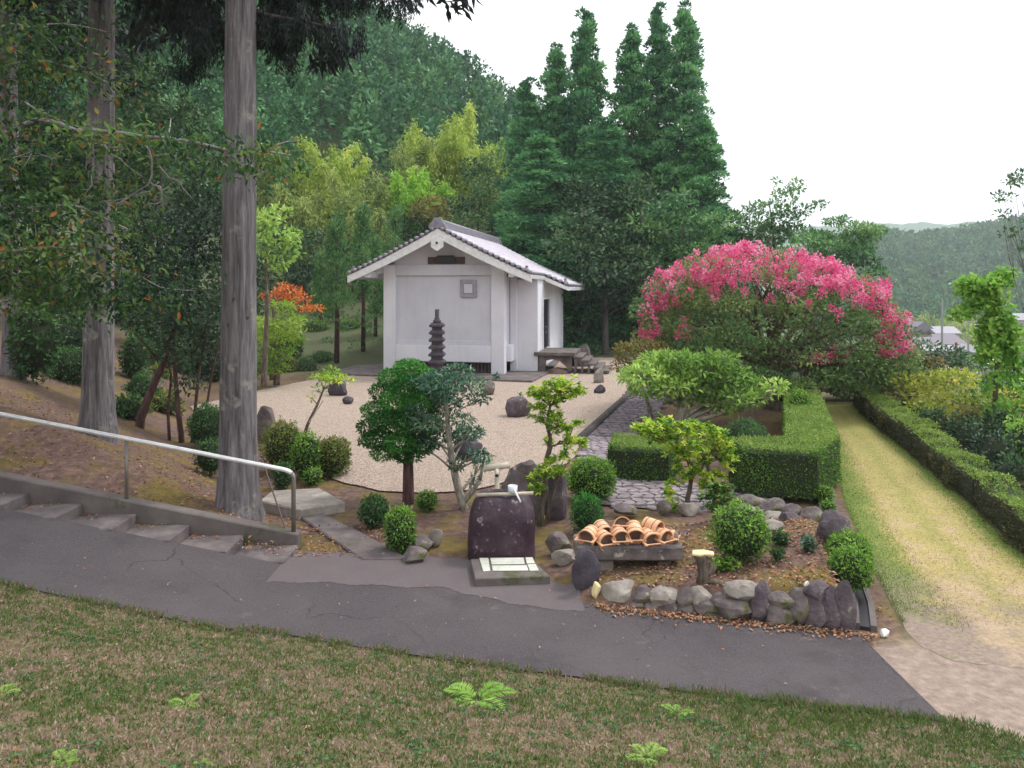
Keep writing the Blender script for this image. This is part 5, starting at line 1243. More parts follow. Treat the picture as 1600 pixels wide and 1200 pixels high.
# end of the track
ptree('gate_tree', 'shady tree with pale stems at the end of the track', 'tree', (1375,640), 24, [(1372,625),(1378,612)],
      [(1340,590,34,22),(1380,580,34,20),(1410,595,26,18),(1350,565,34,16),(1300,600,34,14),(1260,585,30,16),(1290,575,34,16),(1320,610,26,8)], .14, .06, 1.0, 'broad', 'bark_pale', .08, flat=.4, lo=.3, dj=.8, limb=.7, attach=(0,1), bend=.25)
ptree('shade_tree', 'dark dense tree closing the end of the track', 'tree', (1290,632), 28, [(1290,600),(1290,570)],
      [(1260,580,40,26),(1310,590,44,26),(1230,560,40,26),(1350,580,40,30),(1290,560,50,30),(1240,600,26,18),(1330,612,30,12)], .2, .09, 1.0, 'broad_dark', 'bark_dark', .16, flat=.3, lo=.3, limb=.4, attach=(0,1))
hedge('dark_hedge', [(9.0,27.5),(15,27.5),(15,29),(9.0,29)], -.3, 1.0, 'camellia', 'dark unclipped hedge across the end of the track', .12,.05, 1.2, rough=.25)
gp = thing('gate_post', 'weathered grey gate post at the left end of the track', 'post', (8.95,23.3,0))
MB().box(-.17,.17,-.17,.17,-.05,1.1).build('shaft', M['concrete_dark'], gp, bevel=.02); MB().box(-.21,.21,-.21,.21,1.102,1.2).build('cap', M['stone'], gp, bevel=.03)
sg = thing('notice_board', 'small white notice board on a post left of the gate post', 'sign', (A(1243,632,22.5)[0],22.5,0))
MB().box(-.02,.02,-.02,.02,0,.5).build('post', M['pole'], sg); MB().box(-.12,.12,-.03,-.021,.45,1.0).build('board', M['vinyl'], sg, bevel=.004)
gp2 = thing('gate_post', 'thin pale post at the right end of the track', 'post', (10.6,23.4,0)); MB().box(-.05,.05,-.05,.05,-.05,.85).build('shaft', M['stone_pale'], gp2, bevel=.01)
MB().box(-.07,.07,-.07,.07,.852,.9).build('cap', M['stone_pale'], gp2, bevel=.01)
tag(MB().box(8.9,10.6,23.42,23.6,-.02,.045).build('threshold', M['concrete'], bevel=.01), 'pale concrete threshold across the end of the track', 'threshold')
# right-hand shrubs and trees below the track
def rtree(label, px, pyb, Y, cl, lmat, L=.14, W=.07, dens=.8, name='garden_tree', bark='bark', r0=.07, **kw):
    return ptree(name, label, 'tree', (px, pyb), Y, [(px+4, pyb-25), (px, pyb-55)], cl, L, W, dens, lmat, bark, r0, dj=1.0, lo=.25, limb=.4, attach=(.2,1), flat=.45, **kw)
rtree('yellow-green tree beyond the hedge below the village roofs', 1470, 690, 20, [(1440,600,34,12),(1480,590,40,14),(1520,600,36,14),(1460,620,44,14),(1510,625,44,16),(1430,635,30,14),(1480,650,44,16),(1530,650,36,16),(1550,615,28,14),(1450,665,36,16),(1500,675,40,14)], 'yellowtree')
rtree('olive tree between the crape myrtle and the yellow-green tree', 1410, 690, 23, [(1410,580,30,12),(1430,565,28,10),(1400,605,30,14),(1440,590,26,12),(1425,620,26,12),(1395,630,20,12),(1455,565,18,8)], 'brownleaf')
rtree('leafy green tree at the right edge under the vine', 1590, 720, 17, [(1585,600,30,16),(1600,630,36,20),(1570,640,30,16),(1590,670,30,20),(1555,660,26,16),(1610,600,30,20),(1580,695,26,14)], 'vine')
rtree('dark tree low behind the long hedge', 1530, 720, 19, [(1520,690,34,18),(1550,700,34,18),(1490,690,26,14),(1560,680,30,16),(1580,720,30,18),(1540,720,26,14)], 'broad_dark')
rtree('dark green tree below the houses', 1450, 620, 40, [(1440,545,26,16),(1470,555,24,14),(1500,565,30,12),(1530,575,26,12),(1465,575,30,14)], 'broad', .25,.12)
rtree('wispy tree at the far right edge against the sky', 1640, 620, 15, [(1600,280,16,8),(1610,300,18,8),(1600,330,12,8),(1615,350,22,14),(1605,385,16,14),(1620,410,22,16),(1606,360,12,8),(1618,270,20,8)], 'broad', .1,.04,.7)
# pole swallowed by vines
Yv = 17.5; vx = A(1545,640,Yv); vt_ = thing('vine_covered_pole', 'leaning dead pole smothered in bright green vines', 'vine', (vx[0], Yv, hz(vx[0],Yv)))
v0 = np.array(vt_.location); mb = MB(); lf = Leaf()
for path, r, dn in (([(1552,700),(1556,600),(1562,520),(1560,470),(1548,440),(1535,455)],.09,17),([(1560,480),(1530,470),(1510,485),(1495,495)],.04,12),([(1550,445),(1520,450),(1512,455)],.03,12),([(1560,490),(1580,520),(1585,580)],.04,16),([(1545,500),(1545,540),(1538,560)],.03,14),([(1565,440),(1568,428)],.02,6),([(1515,450),(1512,438)],.02,5)):
    P = resample([np.array(A(x, y, Yv)) - v0 for x, y in path], 40); mb.tube([tuple(p) for p in P], r*.6, 6)
    for p in P: clump(lf, p + R.normal(size=3)*np.array([.06,.15,.04]), (r*2.2+.05,.2,r*1.6+.05), int(dn*1.3), .12,.085,.4,.2,None,.2,rj=.3,geo=leaf6)
mb.build('pole', M['bark'], vt_, True); lf.build('vine_leaves', M['vine'], vt_)

for i, a in enumerate([(1490,1545,655,735,15.5,'broad_dark','dark shrub just beyond the middle of the long hedge'),(1535,1600,680,765,13.5,'camellia','glossy dark shrub beyond the nearest hedge section'),(1570,1640,720,790,12.2,'broad_dark','dark shrub at the right edge behind the nearest hedge'),
        (1440,1495,640,700,18,'broad','green shrub beyond the hedge below the yellow tree'),(1410,1450,625,675,20.5,'broad_dark','shrub beyond the far hedge section'),(1545,1600,640,710,16.5,'broad','green shrub under the vine-covered pole'),(1590,1650,660,730,14.5,'vine','bright shrub at the right edge under the leafy tree'),(1500,1550,640,700,17.5,'brownleaf','brownish shrub beneath the yellow tree')]):
    bush(a[0],a[1],a[2],a[3],a[5],a[6],.09,.045, y=a[4], rough=.4, name='slope_shrub', cat='shrub', dens=1.8)
# ------------------------------------------------------------------ tall conifers and the grove behind the storehouse
def conifer_mesh(h, w, nb, seed, base=.0):
    lf = Leaf()
    for i in range(nb):
        f = (i+.5)/nb; z = h*(base + (1-base)*f); env = w*min(1, (1-f)*2.1)**.75*(.92 if f > .25 else .92+.1*f)
        env = w*np.interp(f, [0,.15,.4,.65,.85,.95,1], [1,1,.8,.54,.32,.15,.02])
        for q in range(3):
            a = R.uniform(0, 6.28); rr = env*R.uniform(.35,1.08); c = np.array([rr*math.cos(a), rr*math.sin(a), z + R.normal()*.45 - .12*rr])
            s = R.uniform(.6,1.15)*(.28+.72*env/w)
            m_ = int(70 + 210*s*s); d, r = shell(m_, .8, 1, .6); P = c + d*r[:,None]*np.array([s,s,s*.6])
            D = unit(d + R.normal(size=(m_,3))*.5 + np.array([0,0,.5]))
            lf.add(leafgeo(P, D, unit(d+R.normal(size=(m_,3))*.5), R.uniform(.22,.42,m_), .12), R.uniform(.1,.85)+R.normal(size=m_)*.15)
    return lf.mesh('crown', M['conifer'])
cm = [conifer_mesh(20, 2.9, 90, 1), conifer_mesh(20, 2.9, 90, 2)]
tkb = MB().tube([(0,0,-.5),(0,0,8),(0,0,19)], [.35,.25,.03], 8).build('trunk', M['bark_dark'], None, True); tkm = tkb.data; bpy.data.objects.remove(tkb)
for i, (px, pyt, Y, wf, lb) in enumerate([(870,82,50,1.0,'second tall conifer from the left in the row'),(917,35,49,1.0,'tall pointed conifer left of the gap in the row'),(988,53,50,1.05,'conifer just right of the gap with a blunt top'),(1027,29,51,.95,'tall conifer second from the right in the row'),(1070,19,49,1.05,'tallest conifer at the right end of the row'),
        (822,140,49,1.0,'leftmost shorter conifer of the row'),(1098,190,47,.9,'short conifer hugging the right end of the row'),(950,200,46,1.1,'short conifer filling the foot of the gap'),(845,215,44,1.1,'squat conifer behind the storehouse roof')]):
    x = (px-800)/FPX*Y; zt = A(px, pyt, Y)[2]; z0 = hz(x, Y); h = zt-z0; s = h/20
    t = thing('tall_conifer', lb, 'tree', (x, Y, z0), R.uniform(0,6), group='row of tall conifers')
    o = link('crown', cm[i % 2], t); o.scale = (wf*(.92 if h > 14 else 1.05), wf*(.92 if h > 14 else 1.05), s); o2 = link('trunk', tkm, t); o2.scale = (1,1,s)
def gtree(label, px, pyb, Y, cl, lmat, L=.3, W=.14, dens=.7, name='broadleaf_tree', bark='bark_dark', r0=.2, flat=.3, top=None, **kw):
    xs_ = [c[0] for c in cl]; ys_ = [c[1] for c in cl]
    kw.setdefault('lo', .3)
    return ptree(name, label, 'tree', (px, pyb), Y, [(px+2, pyb-(pyb-min(ys_))*.4), (sum(xs_)/len(xs_), min(ys_)+.3*(max(ys_)-min(ys_))+8)], cl, L, W, dens, lmat, bark, r0, dj=1.5, limb=.35, r1=r0*.15, flat=flat, attach=(.2,1), zb=hz((px-800)/FPX*Y, Y), **kw)
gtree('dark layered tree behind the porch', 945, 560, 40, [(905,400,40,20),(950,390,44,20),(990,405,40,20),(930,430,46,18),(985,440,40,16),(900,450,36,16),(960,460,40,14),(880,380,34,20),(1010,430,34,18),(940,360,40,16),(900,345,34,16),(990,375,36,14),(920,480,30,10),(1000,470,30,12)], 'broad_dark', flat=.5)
gtree('layered broad tree in front of the right conifers', 1060, 560, 41, [(1040,330,40,12),(1075,345,40,12),(1020,360,40,12),(1095,360,36,12),(1050,385,44,14),(1010,400,34,12),(1085,395,40,14),(1120,350,34,14),(1060,310,26,8),(1030,430,30,14),(1130,380,30,14),(1000,345,24,10),(1080,430,34,16),(1130,430,34,20)], 'layered', flat=.6)
gtree('feathery tree right of the conifers against the sky', 1215, 560, 45, [(1190,330,26,14),(1220,310,22,14),(1235,295,14,12),(1180,355,30,12),(1225,345,30,14),(1170,330,14,12),(1160,345,14,10),(1250,330,20,10),(1240,365,30,14),(1200,380,34,14),(1165,380,26,16),(1280,320,14,5),(1222,282,8,8),(1150,370,30,16),(1140,345,18,12),(1210,365,34,14)], 'layered', .28, .12, .95, flat=.5, lo=.1)
gtree('flat spreading tree behind the crape myrtle', 1300, 560, 40, [(1290,365,30,7),(1330,360,32,8),(1365,365,24,7),(1310,345,24,5),(1355,385,28,7),(1320,395,30,8),(1280,390,26,8),(1385,358,12,4),(1345,410,24,8),(1265,410,26,12),(1350,430,22,10),(1250,380,26,10),(1300,375,34,8),(1335,372,30,7),(1290,410,36,12),(1230,400,30,12)], 'layered', .25, .11, 1.2, flat=.7, lo=.2)
gtree('rounded evergreen tree right above the storehouse ridge', 745, 560, 50, [(735,330,30,18),(765,345,26,16),(715,320,24,16),(750,310,26,14),(780,365,22,14),(725,350,26,14),(760,290,26,14)], 'broad', .3,.14,.9)
gtree('brown-tinged tree directly above the ridge end', 680, 560, 52, [(675,315,24,12),(695,325,20,12),(660,330,20,12),(680,340,26,12),(705,345,14,10)], 'brownleaf', .3,.14,.8)
gtree('evergreen beside the bamboo above the ridge', 770, 480, 60, [(750,280,26,18),(775,260,26,20),(735,265,20,14),(790,290,22,18)], 'broad', .34,.16,.9)
gtree('mixed dark tree left of the storehouse roof', 480, 560, 46, [(470,400,34,20),(500,380,30,20),(450,370,30,20),(430,410,30,22),(520,420,28,18),(485,430,30,16),(460,440,30,18),(410,380,24,22)], 'broad_dark', .3,.14,.9)
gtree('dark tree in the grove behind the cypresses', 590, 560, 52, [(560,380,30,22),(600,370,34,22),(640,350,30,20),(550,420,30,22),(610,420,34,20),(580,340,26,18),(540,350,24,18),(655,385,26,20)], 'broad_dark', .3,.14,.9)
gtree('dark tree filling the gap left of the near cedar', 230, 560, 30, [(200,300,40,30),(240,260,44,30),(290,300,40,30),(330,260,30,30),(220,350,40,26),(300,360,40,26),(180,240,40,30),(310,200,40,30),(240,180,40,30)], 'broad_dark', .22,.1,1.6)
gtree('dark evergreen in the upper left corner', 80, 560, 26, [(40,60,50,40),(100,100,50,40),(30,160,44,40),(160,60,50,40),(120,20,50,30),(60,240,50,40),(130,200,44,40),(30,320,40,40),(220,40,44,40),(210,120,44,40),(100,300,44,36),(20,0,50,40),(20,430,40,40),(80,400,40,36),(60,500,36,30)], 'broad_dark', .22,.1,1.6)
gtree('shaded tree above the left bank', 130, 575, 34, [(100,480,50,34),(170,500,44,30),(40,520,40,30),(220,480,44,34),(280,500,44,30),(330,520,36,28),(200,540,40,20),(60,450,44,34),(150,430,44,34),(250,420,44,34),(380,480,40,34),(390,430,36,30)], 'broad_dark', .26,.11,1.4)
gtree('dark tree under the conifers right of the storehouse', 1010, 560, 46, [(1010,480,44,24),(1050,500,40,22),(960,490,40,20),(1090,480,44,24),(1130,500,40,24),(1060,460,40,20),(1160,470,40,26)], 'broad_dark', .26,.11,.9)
# shadowy trunks right of the storehouse
for i, (px, Y) in enumerate([(878,44),(892,47),(912,43),(930,48),(965,45),(985,47),(1000,43)]):
    x = (px-800)/FPX*Y; t = thing('grove_trunk', 'bare trunk number %s from the storehouse in the dark grove' % ['one','two','three','four','five','six','seven'][i], 'tree', (x, Y, hz(x,Y)), group='bare trunks in the dark grove')
    MB().tube([(0,0,-.2),(.05*R.normal(),0,3),(.1*R.normal(),0,8)], [.2,.16,.1], 8).build('trunk', M['bark_dark'], t, True)
    lf = Leaf(); clump(lf, (0,0,8), (1.6,1.6,1.8), 900, .3,.13,.3,.2,lo=.3); clump(lf, (.5,.3,6.4), (1.4,1.4,.8), 500, .3,.13,.3,.2,lo=.3); lf.build('crown', M['broad_dark'], t)
# ------------------------------------------------------------------ bamboo
def bamboo(label, px, pyt, pyb, Y, wpx, mat, n=14, lean=.3):
    n = int(n*1.25)
    x0 = (px-800)/FPX*Y; z0 = hz(x0, Y); zt = A(px, pyt, Y)[2]; w = wpx/2/FPX*Y
    t = thing('bamboo_clump', label, 'bamboo', (x0, Y, z0), group='bamboo clumps on the hillside'); mb = MB(); lf = Leaf(); h = zt-z0
    hb = max(.0, A(px, pyb, Y)[2]-z0)
    for i in range(n):
        bxy = R.normal(size=2)*w*.3; hh = h*R.uniform(.6,1.0) if i else h; a = R.uniform(0,6.28); ln = hh*lean*R.uniform(.3,1)
        ks = np.linspace(0, 1, 22); P = np.stack([bxy[0]+np.cos(a)*ln*ks**2.6*np.sign(1), bxy[1]+np.sin(a)*ln*ks**2.6, hh*(ks-.10*ks**5)], -1)
        P[:,0] = np.clip(P[:,0], -w*1.1, w*1.1)
        mb.tube([tuple(p) for p in P[::3]], list(np.linspace(.05,.012,8)), 5)
        for j in range(5, 22):
            if P[j,2] < hb - 1.0: continue
            m_ = 70; sp_w = .16 + .62*(1-ks[j])
            Q = P[j] + R.normal(size=(m_,3))*np.array([sp_w,sp_w,.32]) + np.array([0,0,-.2])
            D = unit(R.normal(size=(m_,3))*.6 + np.array([math.cos(a)*.3, math.sin(a)*.3, -.55])); lf.add(leafgeo(Q, D, np.array([0,0,1.])+R.normal(size=(m_,3))*.6, R.uniform(.26,.5,m_), .09), R.uniform(.15,.8)+R.normal(size=m_)*.18)
    mb.build('culm', M['culm'], t, True); lf.build('foliage', M[mat], t)
bamboo('tallest yellow bamboo plume above the storehouse', 683,136,300,66,90,'bamboo',16)
bamboo('yellow bamboo right of the tallest plume', 745,160,300,66,80,'bamboo',14)
bamboo('small yellow bamboo tip between the two plumes', 718,158,270,70,40,'bamboo_olive',7)
bamboo('pale bamboo plume left of centre on the hillside', 520,200,330,58,90,'bamboo',16)
bamboo('bright green bamboo arching above the roof', 622,250,370,54,70,'bamboo_green',16)
bamboo('round-topped green bamboo beside the bright one', 668,255,350,56,60,'bamboo_green',12)
bamboo('olive drooping bamboo left of the bright one', 565,255,380,52,70,'bamboo_olive',12)
bamboo('drooping olive bamboo farthest left', 475,282,420,50,60,'bamboo_olive',12)
bamboo('bamboo at the left picking up behind the near cedar', 425,215,330,60,80,'bamboo_olive',12)
bamboo('olive bamboo behind the round-topped one', 645,200,320,64,70,'bamboo_olive',10)
bamboo('low bamboo clump above the cypresses', 580,318,400,50,60,'bamboo_olive',10)
bamboo('yellow bamboo sprig beside the conifers', 790,190,320,68,40,'bamboo',8)
# ------------------------------------------------------------------ wooded hills
def wood_mass(name, pts, hs, ws, nq, L, mat, label, cat='forest'):
    n = len(pts); V = []; Rn = []
    lf = Leaf(); pts = np.array(pts)
    d = unit(R.normal(size=(n, nq, 3)) + np.array([0,0,.45])); r = R.uniform(.72,1,(n,nq))
    conic = R.random(n) < .45
    zz = d[...,2]*r
    shr = np.where(conic[:,None], np.clip(1-(zz+.5)/1.6, .08, 1), 1.0)
    P = pts[:,None,:] + np.stack([d[...,0]*r*ws[:,None]*shr, d[...,1]*r*ws[:,None]*shr, zz*hs[:,None]*.5 + hs[:,None]*.55], -1)
    D = unit(d + R.normal(size=(n,nq,3))*.6); N = unit(d + R.normal(size=(n,nq,3))*.5)
    s = R.uniform(.6,1.3,(n,nq))
    lf.add(leafgeo(P.reshape(-1,3), D.reshape(-1,3), N.reshape(-1,3), (L*s).ravel(), (L*.55*s).ravel()), (np.repeat(R.uniform(.1,.85,n), nq) + R.normal(size=n*nq)*.15))
    return tag(link(name, lf.mesh(name, M[mat])), label, cat, kind='stuff')
pts = []
while len(pts) < 980:
    Y = 74 + 84*R.random()**.8; px = R.uniform(-260, 1160); x = (px-800)/FPX*Y
    pts.append((x, Y, hz(x, Y)-.6))
pts += [((px-800)/FPX*Y, Y, hz((px-800)/FPX*Y, Y)-.5) for px in np.arange(80,1200,9) for Y in (138+R.uniform(-6,8),)]
npts = [((px-800)/FPX*Y, Y, hz((px-800)/FPX*Y, Y)-.4) for px in np.arange(-260,470,10) for Y in (66+R.uniform(-8,9),)]
n = len(npts); wood_mass('forest', npts, R.uniform(7,10,n), R.uniform(1.9,3.0,n), 650, .45, 'forest', 'nearest trees of the wood showing behind the two big cedar trunks')
n = len(pts); wood_mass('forest', pts, R.uniform(7,11,n), R.uniform(1.9,3.2,n), 250, .72, 'forest', 'dense dark green wood covering the steep hill behind the garden')
pts = []
while len(pts) < 1900:
    Y = 250 + 280*R.random(); px = R.uniform(1230, 1680); x = (px-800)/FPX*Y; pts.append((x, Y, hz(x,Y)-1))
pts += [((px-800)/FPX*Y, Y, hz((px-800)/FPX*Y, Y)-1) for px in np.arange(1240,1680,4) for Y in (500+R.uniform(-12,14),)]
n = len(pts); wood_mass('forest', pts, R.uniform(6,11,n), R.uniform(3,5.5,n), 48, 1.9, 'farforest', 'hazy blue-green wooded hill beyond the village')
pts = []
for _ in range(120):
    Y = R.uniform(170,235); px = R.uniform(1370,1640); x = (px-800)/FPX*Y; pts.append((x, Y, hz(x,Y)-.5))
n = len(pts); wood_mass('bamboo_thicket', pts, R.uniform(6,10,n), R.uniform(2,3.2,n), 160, .8, 'bamboo_olive', 'pale bamboo thicket behind the village roofs', 'thicket')
pts = []
for _ in range(170):
    Y = R.uniform(26,120); px = R.uniform(1380,1660); x = (px-800)/FPX*Y
    top = A(px, np.interp(px, [1380,1450,1500,1660],[570,575,590,590]), Y)[2]; z = hz(x,Y)
    pts.append((x, Y, min(z-.3, top-3.0)))
n = len(pts); wood_mass('thicket', pts, R.uniform(2.2,3.2,n), R.uniform(1.0,1.9,n), 200, .3, 'broad', 'mixed green thicket on the slope between hedge and village', 'thicket')
# far mountain
V = []; F = []; kx = 60
for i in range(kx+1):
    px = 1150 + i*10; Y = 1150; zt = CZ + (450-(347 + 9*mnoise.noise((px*.02,0,0)) + 5*mnoise.noise((px*.06,3,0)) + abs(px-1460)*.045))/FPX*Y
    V += [((px-800)/FPX*950, 950, -20), ((px-800)/FPX*Y, Y, zt), ((px-800)/FPX*1350, 1350, -20)]
for i in range(kx):
    for j in range(2): F.append((i*3+j, i*3+j+1, i*3+j+4, i*3+j+3))
tag(link('mountain', rawmesh('mountain', V, F, plain('mountain', lin(84,108,84), .95), smooth=True)), 'faint pale mountain on the horizon', 'mountain', kind='structure')
# ------------------------------------------------------------------ village
def house(label, px0, px1, py_ridge, py_eave, py_base, Y, roof, ridge_x=True, wallm='village_wall', hip=.0, rz=0):
    x0 = (px0-800)/FPX*Y; x1 = (px1-800)/FPX*Y; zr = A(0, py_ridge, Y)[2]; ze = A(0, py_eave, Y)[2]; zb = A(0, py_base, Y)[2] - 1.5
    w = (x1-x0)/2; d = max(3.0, w*.75); cx = (x0+x1)/2
    t = thing('village_house', label, 'house', (cx, Y+d, zb), rz, group='tiled houses of the village'); H1 = ze-zb; H2 = zr-zb
    MB().box(-w*.88,w*.88,-d*.86,d*.86,0,H1+.05).build('wall', M[wallm], t)
    if ridge_x: MB().add([(-w,-d,H1),(w,-d,H1),(w,d,H1),(-w,d,H1),(-w*(1-hip),0,H2),(w*(1-hip),0,H2)], [(0,1,5,4),(2,3,4,5),(1,2,5),(3,0,4),(0,3,2,1)]).build('roof', M[roof], t)
    else: MB().add([(-w,-d,H1),(w,-d,H1),(w,d,H1),(-w,d,H1),(0,-d*(1-hip),H2),(0,d*(1-hip),H2)], [(0,4,5,3),(1,2,5,4),(0,1,4),(2,3,5),(0,3,2,1)]).build('roof', M[roof], t)
    for k in (-.5,.1,.6):
        wn = MB().box(w*k-.5, w*k+.5, -d*.86-.04, -d*.86-.003, max(.5,H1-2.3), H1-.9).build('window', M['window'], t)
        MB().box(w*k-.58, w*k+.58, -d*.86-.07, -d*.86-.045, max(.5,H1-2.3)-.1, max(.5,H1-2.3)-.003).build('window_sill', M['village_roof_light'], wn)
    return t
house('gabled house highest of the village behind the blossom', 1420,1468,503,519,535,150,'village_roof',False,'village_brown')
house('pale house whose roof peeks out beside the pink blossom', 1402,1432,497,508,530,160,'village_roof_light')
house('house with light roof right of the gabled house', 1462,1504,511,521,535,148,'village_roof_light',True)
house('broad house with hipped grey roof in the middle of the village', 1462,1514,523,538,556,138,'village_roof',True,'village_wall',.3)
house('low house left of the hipped roof', 1436,1476,528,541,556,134,'village_roof',True,'village_brown')
house('long low house with stepped light eaves', 1446,1512,541,548,560,128,'village_roof_light',True)
house('small house with white gable right of the village', 1522,1552,541,551,562,120,'village_roof_light',False)
house('pale shed roof nearest to the garden', 1470,1535,576,583,592,70,'village_roof_light',True)
house('distant house at the right edge', 1588,1620,490,500,512,190,'village_roof_light',True)
vh = thing('vinyl_dome', 'white rounded vinyl greenhouse below the village', 'greenhouse', (A(1552,578,75)[0],75,A(1552,578,75)[2]))
n = 12; mb = MB(); mb.prismy([(1.0*math.cos(math.pi*i/n), 1.05*math.sin(math.pi*i/n)) for i in range(n+1)], -1.5, 3).build('cover', M['vinyl'], vh, True)
for y in (-1.53, .7, 3.0): MB().tube([(1.02*math.cos(math.pi*i/n), y, 1.07*math.sin(math.pi*i/n)) for i in range(n+1)], .03, 5).build('hoop', M['pole'], vh)
MB().box(-1,1,-1.5,3,-3.5,.0).build('base', M['village_wall'], vh)
for (px, pt, pb, Y, r, lb) in [(1472,468,548,110,.16,'tallest utility pole before the hipped house'),(1494,535,590,52,.1,'short dark pole nearest to the garden'),(1513,495,536,120,.14,'pale pole right of the tall utility pole'),(1526,490,536,125,.12,'thin pole farthest right in the village')]:
    z1 = A(0,pt,Y)[2]; z0 = A(0,pb,Y)[2]-3; t = thing('utility_pole', lb, 'pole', ((px-800)/FPX*Y, Y, z0))
    MB().tube([(0,0,0),(0,0,z1-z0)], [r*1.1,r*.8], 8).build('shaft', M['pole' if r != .1 else 'wood_dark'], t)
    MB().box(-r*5,r*5,-.06,.06,z1-z0-.7,z1-z0-.58).build('crossarm', M['steel_dull'], t)
# ------------------------------------------------------------------ foreground grass, ferns, fallen leaves
def bank_pts(n, lo=3.9):
    out = []
    while sum(len(o) for o in out) < n:
        x = R.uniform(-7,6,n); y = R.uniform(lo, 8.2, n); e = np.interp(x, *NEAR_E)
        k = (y < e + .03*np.sin(x*9) + np.abs(R.normal(size=n))*.035) & (np.abs(x) < .72*y + .5) & (x < 3.6 + .9*(6.2-y))
        out.append(np.stack([x[k], y[k]], -1))
    return np.concatenate(out)[:n]
P2 = bank_pts(110000); pn = np.array([(.45*mnoise.noise((x*1.2, y*1.2, 0)) + .7*mnoise.noise((x*6, y*8, 4)) + .7*mnoise.noise((x*14, y*18, 9))) for x, y in P2])
edge_ = np.exp(-np.clip(np.interp(P2[:,0], *NEAR_E) - P2[:,1], 0, 3)/.18)
right_ = sm((P2[:,0]-.8)/1.2)*np.exp(-np.clip(np.interp(P2[:,0], *NEAR_E) - P2[:,1], 0, 3)/.6)
dry = R.random(len(P2)) < np.clip(.58 - pn*1.5 - right_*.5, .05, .95)
n = len(P2); z = H(P2[:,0], P2[:,1]) - .008
P = np.concatenate([P2, z[:,None]], -1)
hgt = np.where(dry, R.uniform(.015,.045,n), R.uniform(.018,.052,n)*(1+right_*1.0))
D = unit(R.normal(size=(n,3))*np.where(dry,1.1,.55)[:,None] + np.array([0,0,1.])*np.where(dry,.35,1.0)[:,None]); D[:,2] = np.abs(D[:,2])+.05
V = leafgeo(P, D, R.normal(size=(n,3)), hgt, R.uniform(.007,.014,n), .05)
lf = Leaf().add(V, np.where(dry, R.uniform(.62,1.0,n), R.uniform(0,.5,n))); tag(lf.build('grass', M['grass']), 'patchy green and straw-coloured grass on the near bank', 'grass', kind='stuff')
P2 = bank_pts(2600); P2 = np.array([p for p in P2 if mnoise.noise((p[0]*2.3, p[1]*2.3, 21)) > .05]); n = len(P2); lf = Leaf()
for k in range(5):
    a = R.uniform(0, 6.28, n); Q = np.concatenate([P2 + R.normal(size=(n,2))*.012, (H(P2[:,0], P2[:,1])+R.uniform(.005,.03,n))[:,None]], -1)
    lf.add(leaf6(Q, np.stack([np.cos(a), np.sin(a), R.uniform(-.1,.4,n)], -1), np.array([0,0,1.])+R.normal(size=(n,3))*.25, R.uniform(.015,.035,n), R.uniform(.01,.02,n), .1), R.uniform(0,.9,n))
tag(lf.build('weeds', M['azalea_dark']), 'small broad-leaved weeds and clover in the near bank', 'weeds', kind='stuff')
xe = R.uniform(-6.2, 3.6, 9000); xe = np.array([x for x in xe if mnoise.noise((x*3.1, 0, 40)) + .6*mnoise.noise((x*9, 2, 41)) > -.15]); n = len(xe)
yc = np.interp(xe, *NEAR_E) + R.normal(size=n)*.035 - .01; Q = np.stack([xe, yc, H(xe, yc)], -1)
D = unit(R.normal(size=(n,3))*.5 + np.array([0,.35,.9])); lf = Leaf().add(leafgeo(Q, D, R.normal(size=(n,3)), R.uniform(.02,.065,n), R.uniform(.006,.012,n), .05), R.uniform(0,.9,n))
tag(lf.build('grass', M['grass']), 'longer grass creeping over the asphalt edge', 'grass', kind='stuff')
# short turf on the track shoulders
Q = []
while len(Q) < 26000:
    y = 7.3 + 11*random.random()**1.7; a = float(np.interp(y, [p[1] for p in tl_pts], [p[0] for p in tl_pts])); b_ = float(np.interp(y, [p[1] for p in tr_pts], [p[0] for p in tr_pts]))
    u = random.choice((random.random()**2*.3, 1-random.random()**2*.2, random.random())); x = a+(b_-a)*u
    if y < 7.6 + .5*mnoise.noise((x*2.5, 0, 60)) + .25*mnoise.noise((x*9, 0, 61)) + .35*(1-u): continue
    Q.append((x, y, .004, u))
Q = np.array(Q); n = len(Q); D = unit(R.normal(size=(n,3))*.8 + np.array([0,0,1.])); D[:,2] = np.abs(D[:,2])
g_ = np.where((Q[:,3] < .25) | (Q[:,3] > .85), R.uniform(.1,.55,n), R.uniform(.5,1,n))
lf = Leaf().add(leafgeo(Q[:,:3], D, R.normal(size=(n,3)), R.uniform(.015,.035,n), .006), g_); tag(lf.build('turf', M['grass']), 'short turf blades along the grassy track', 'grass', kind='stuff')
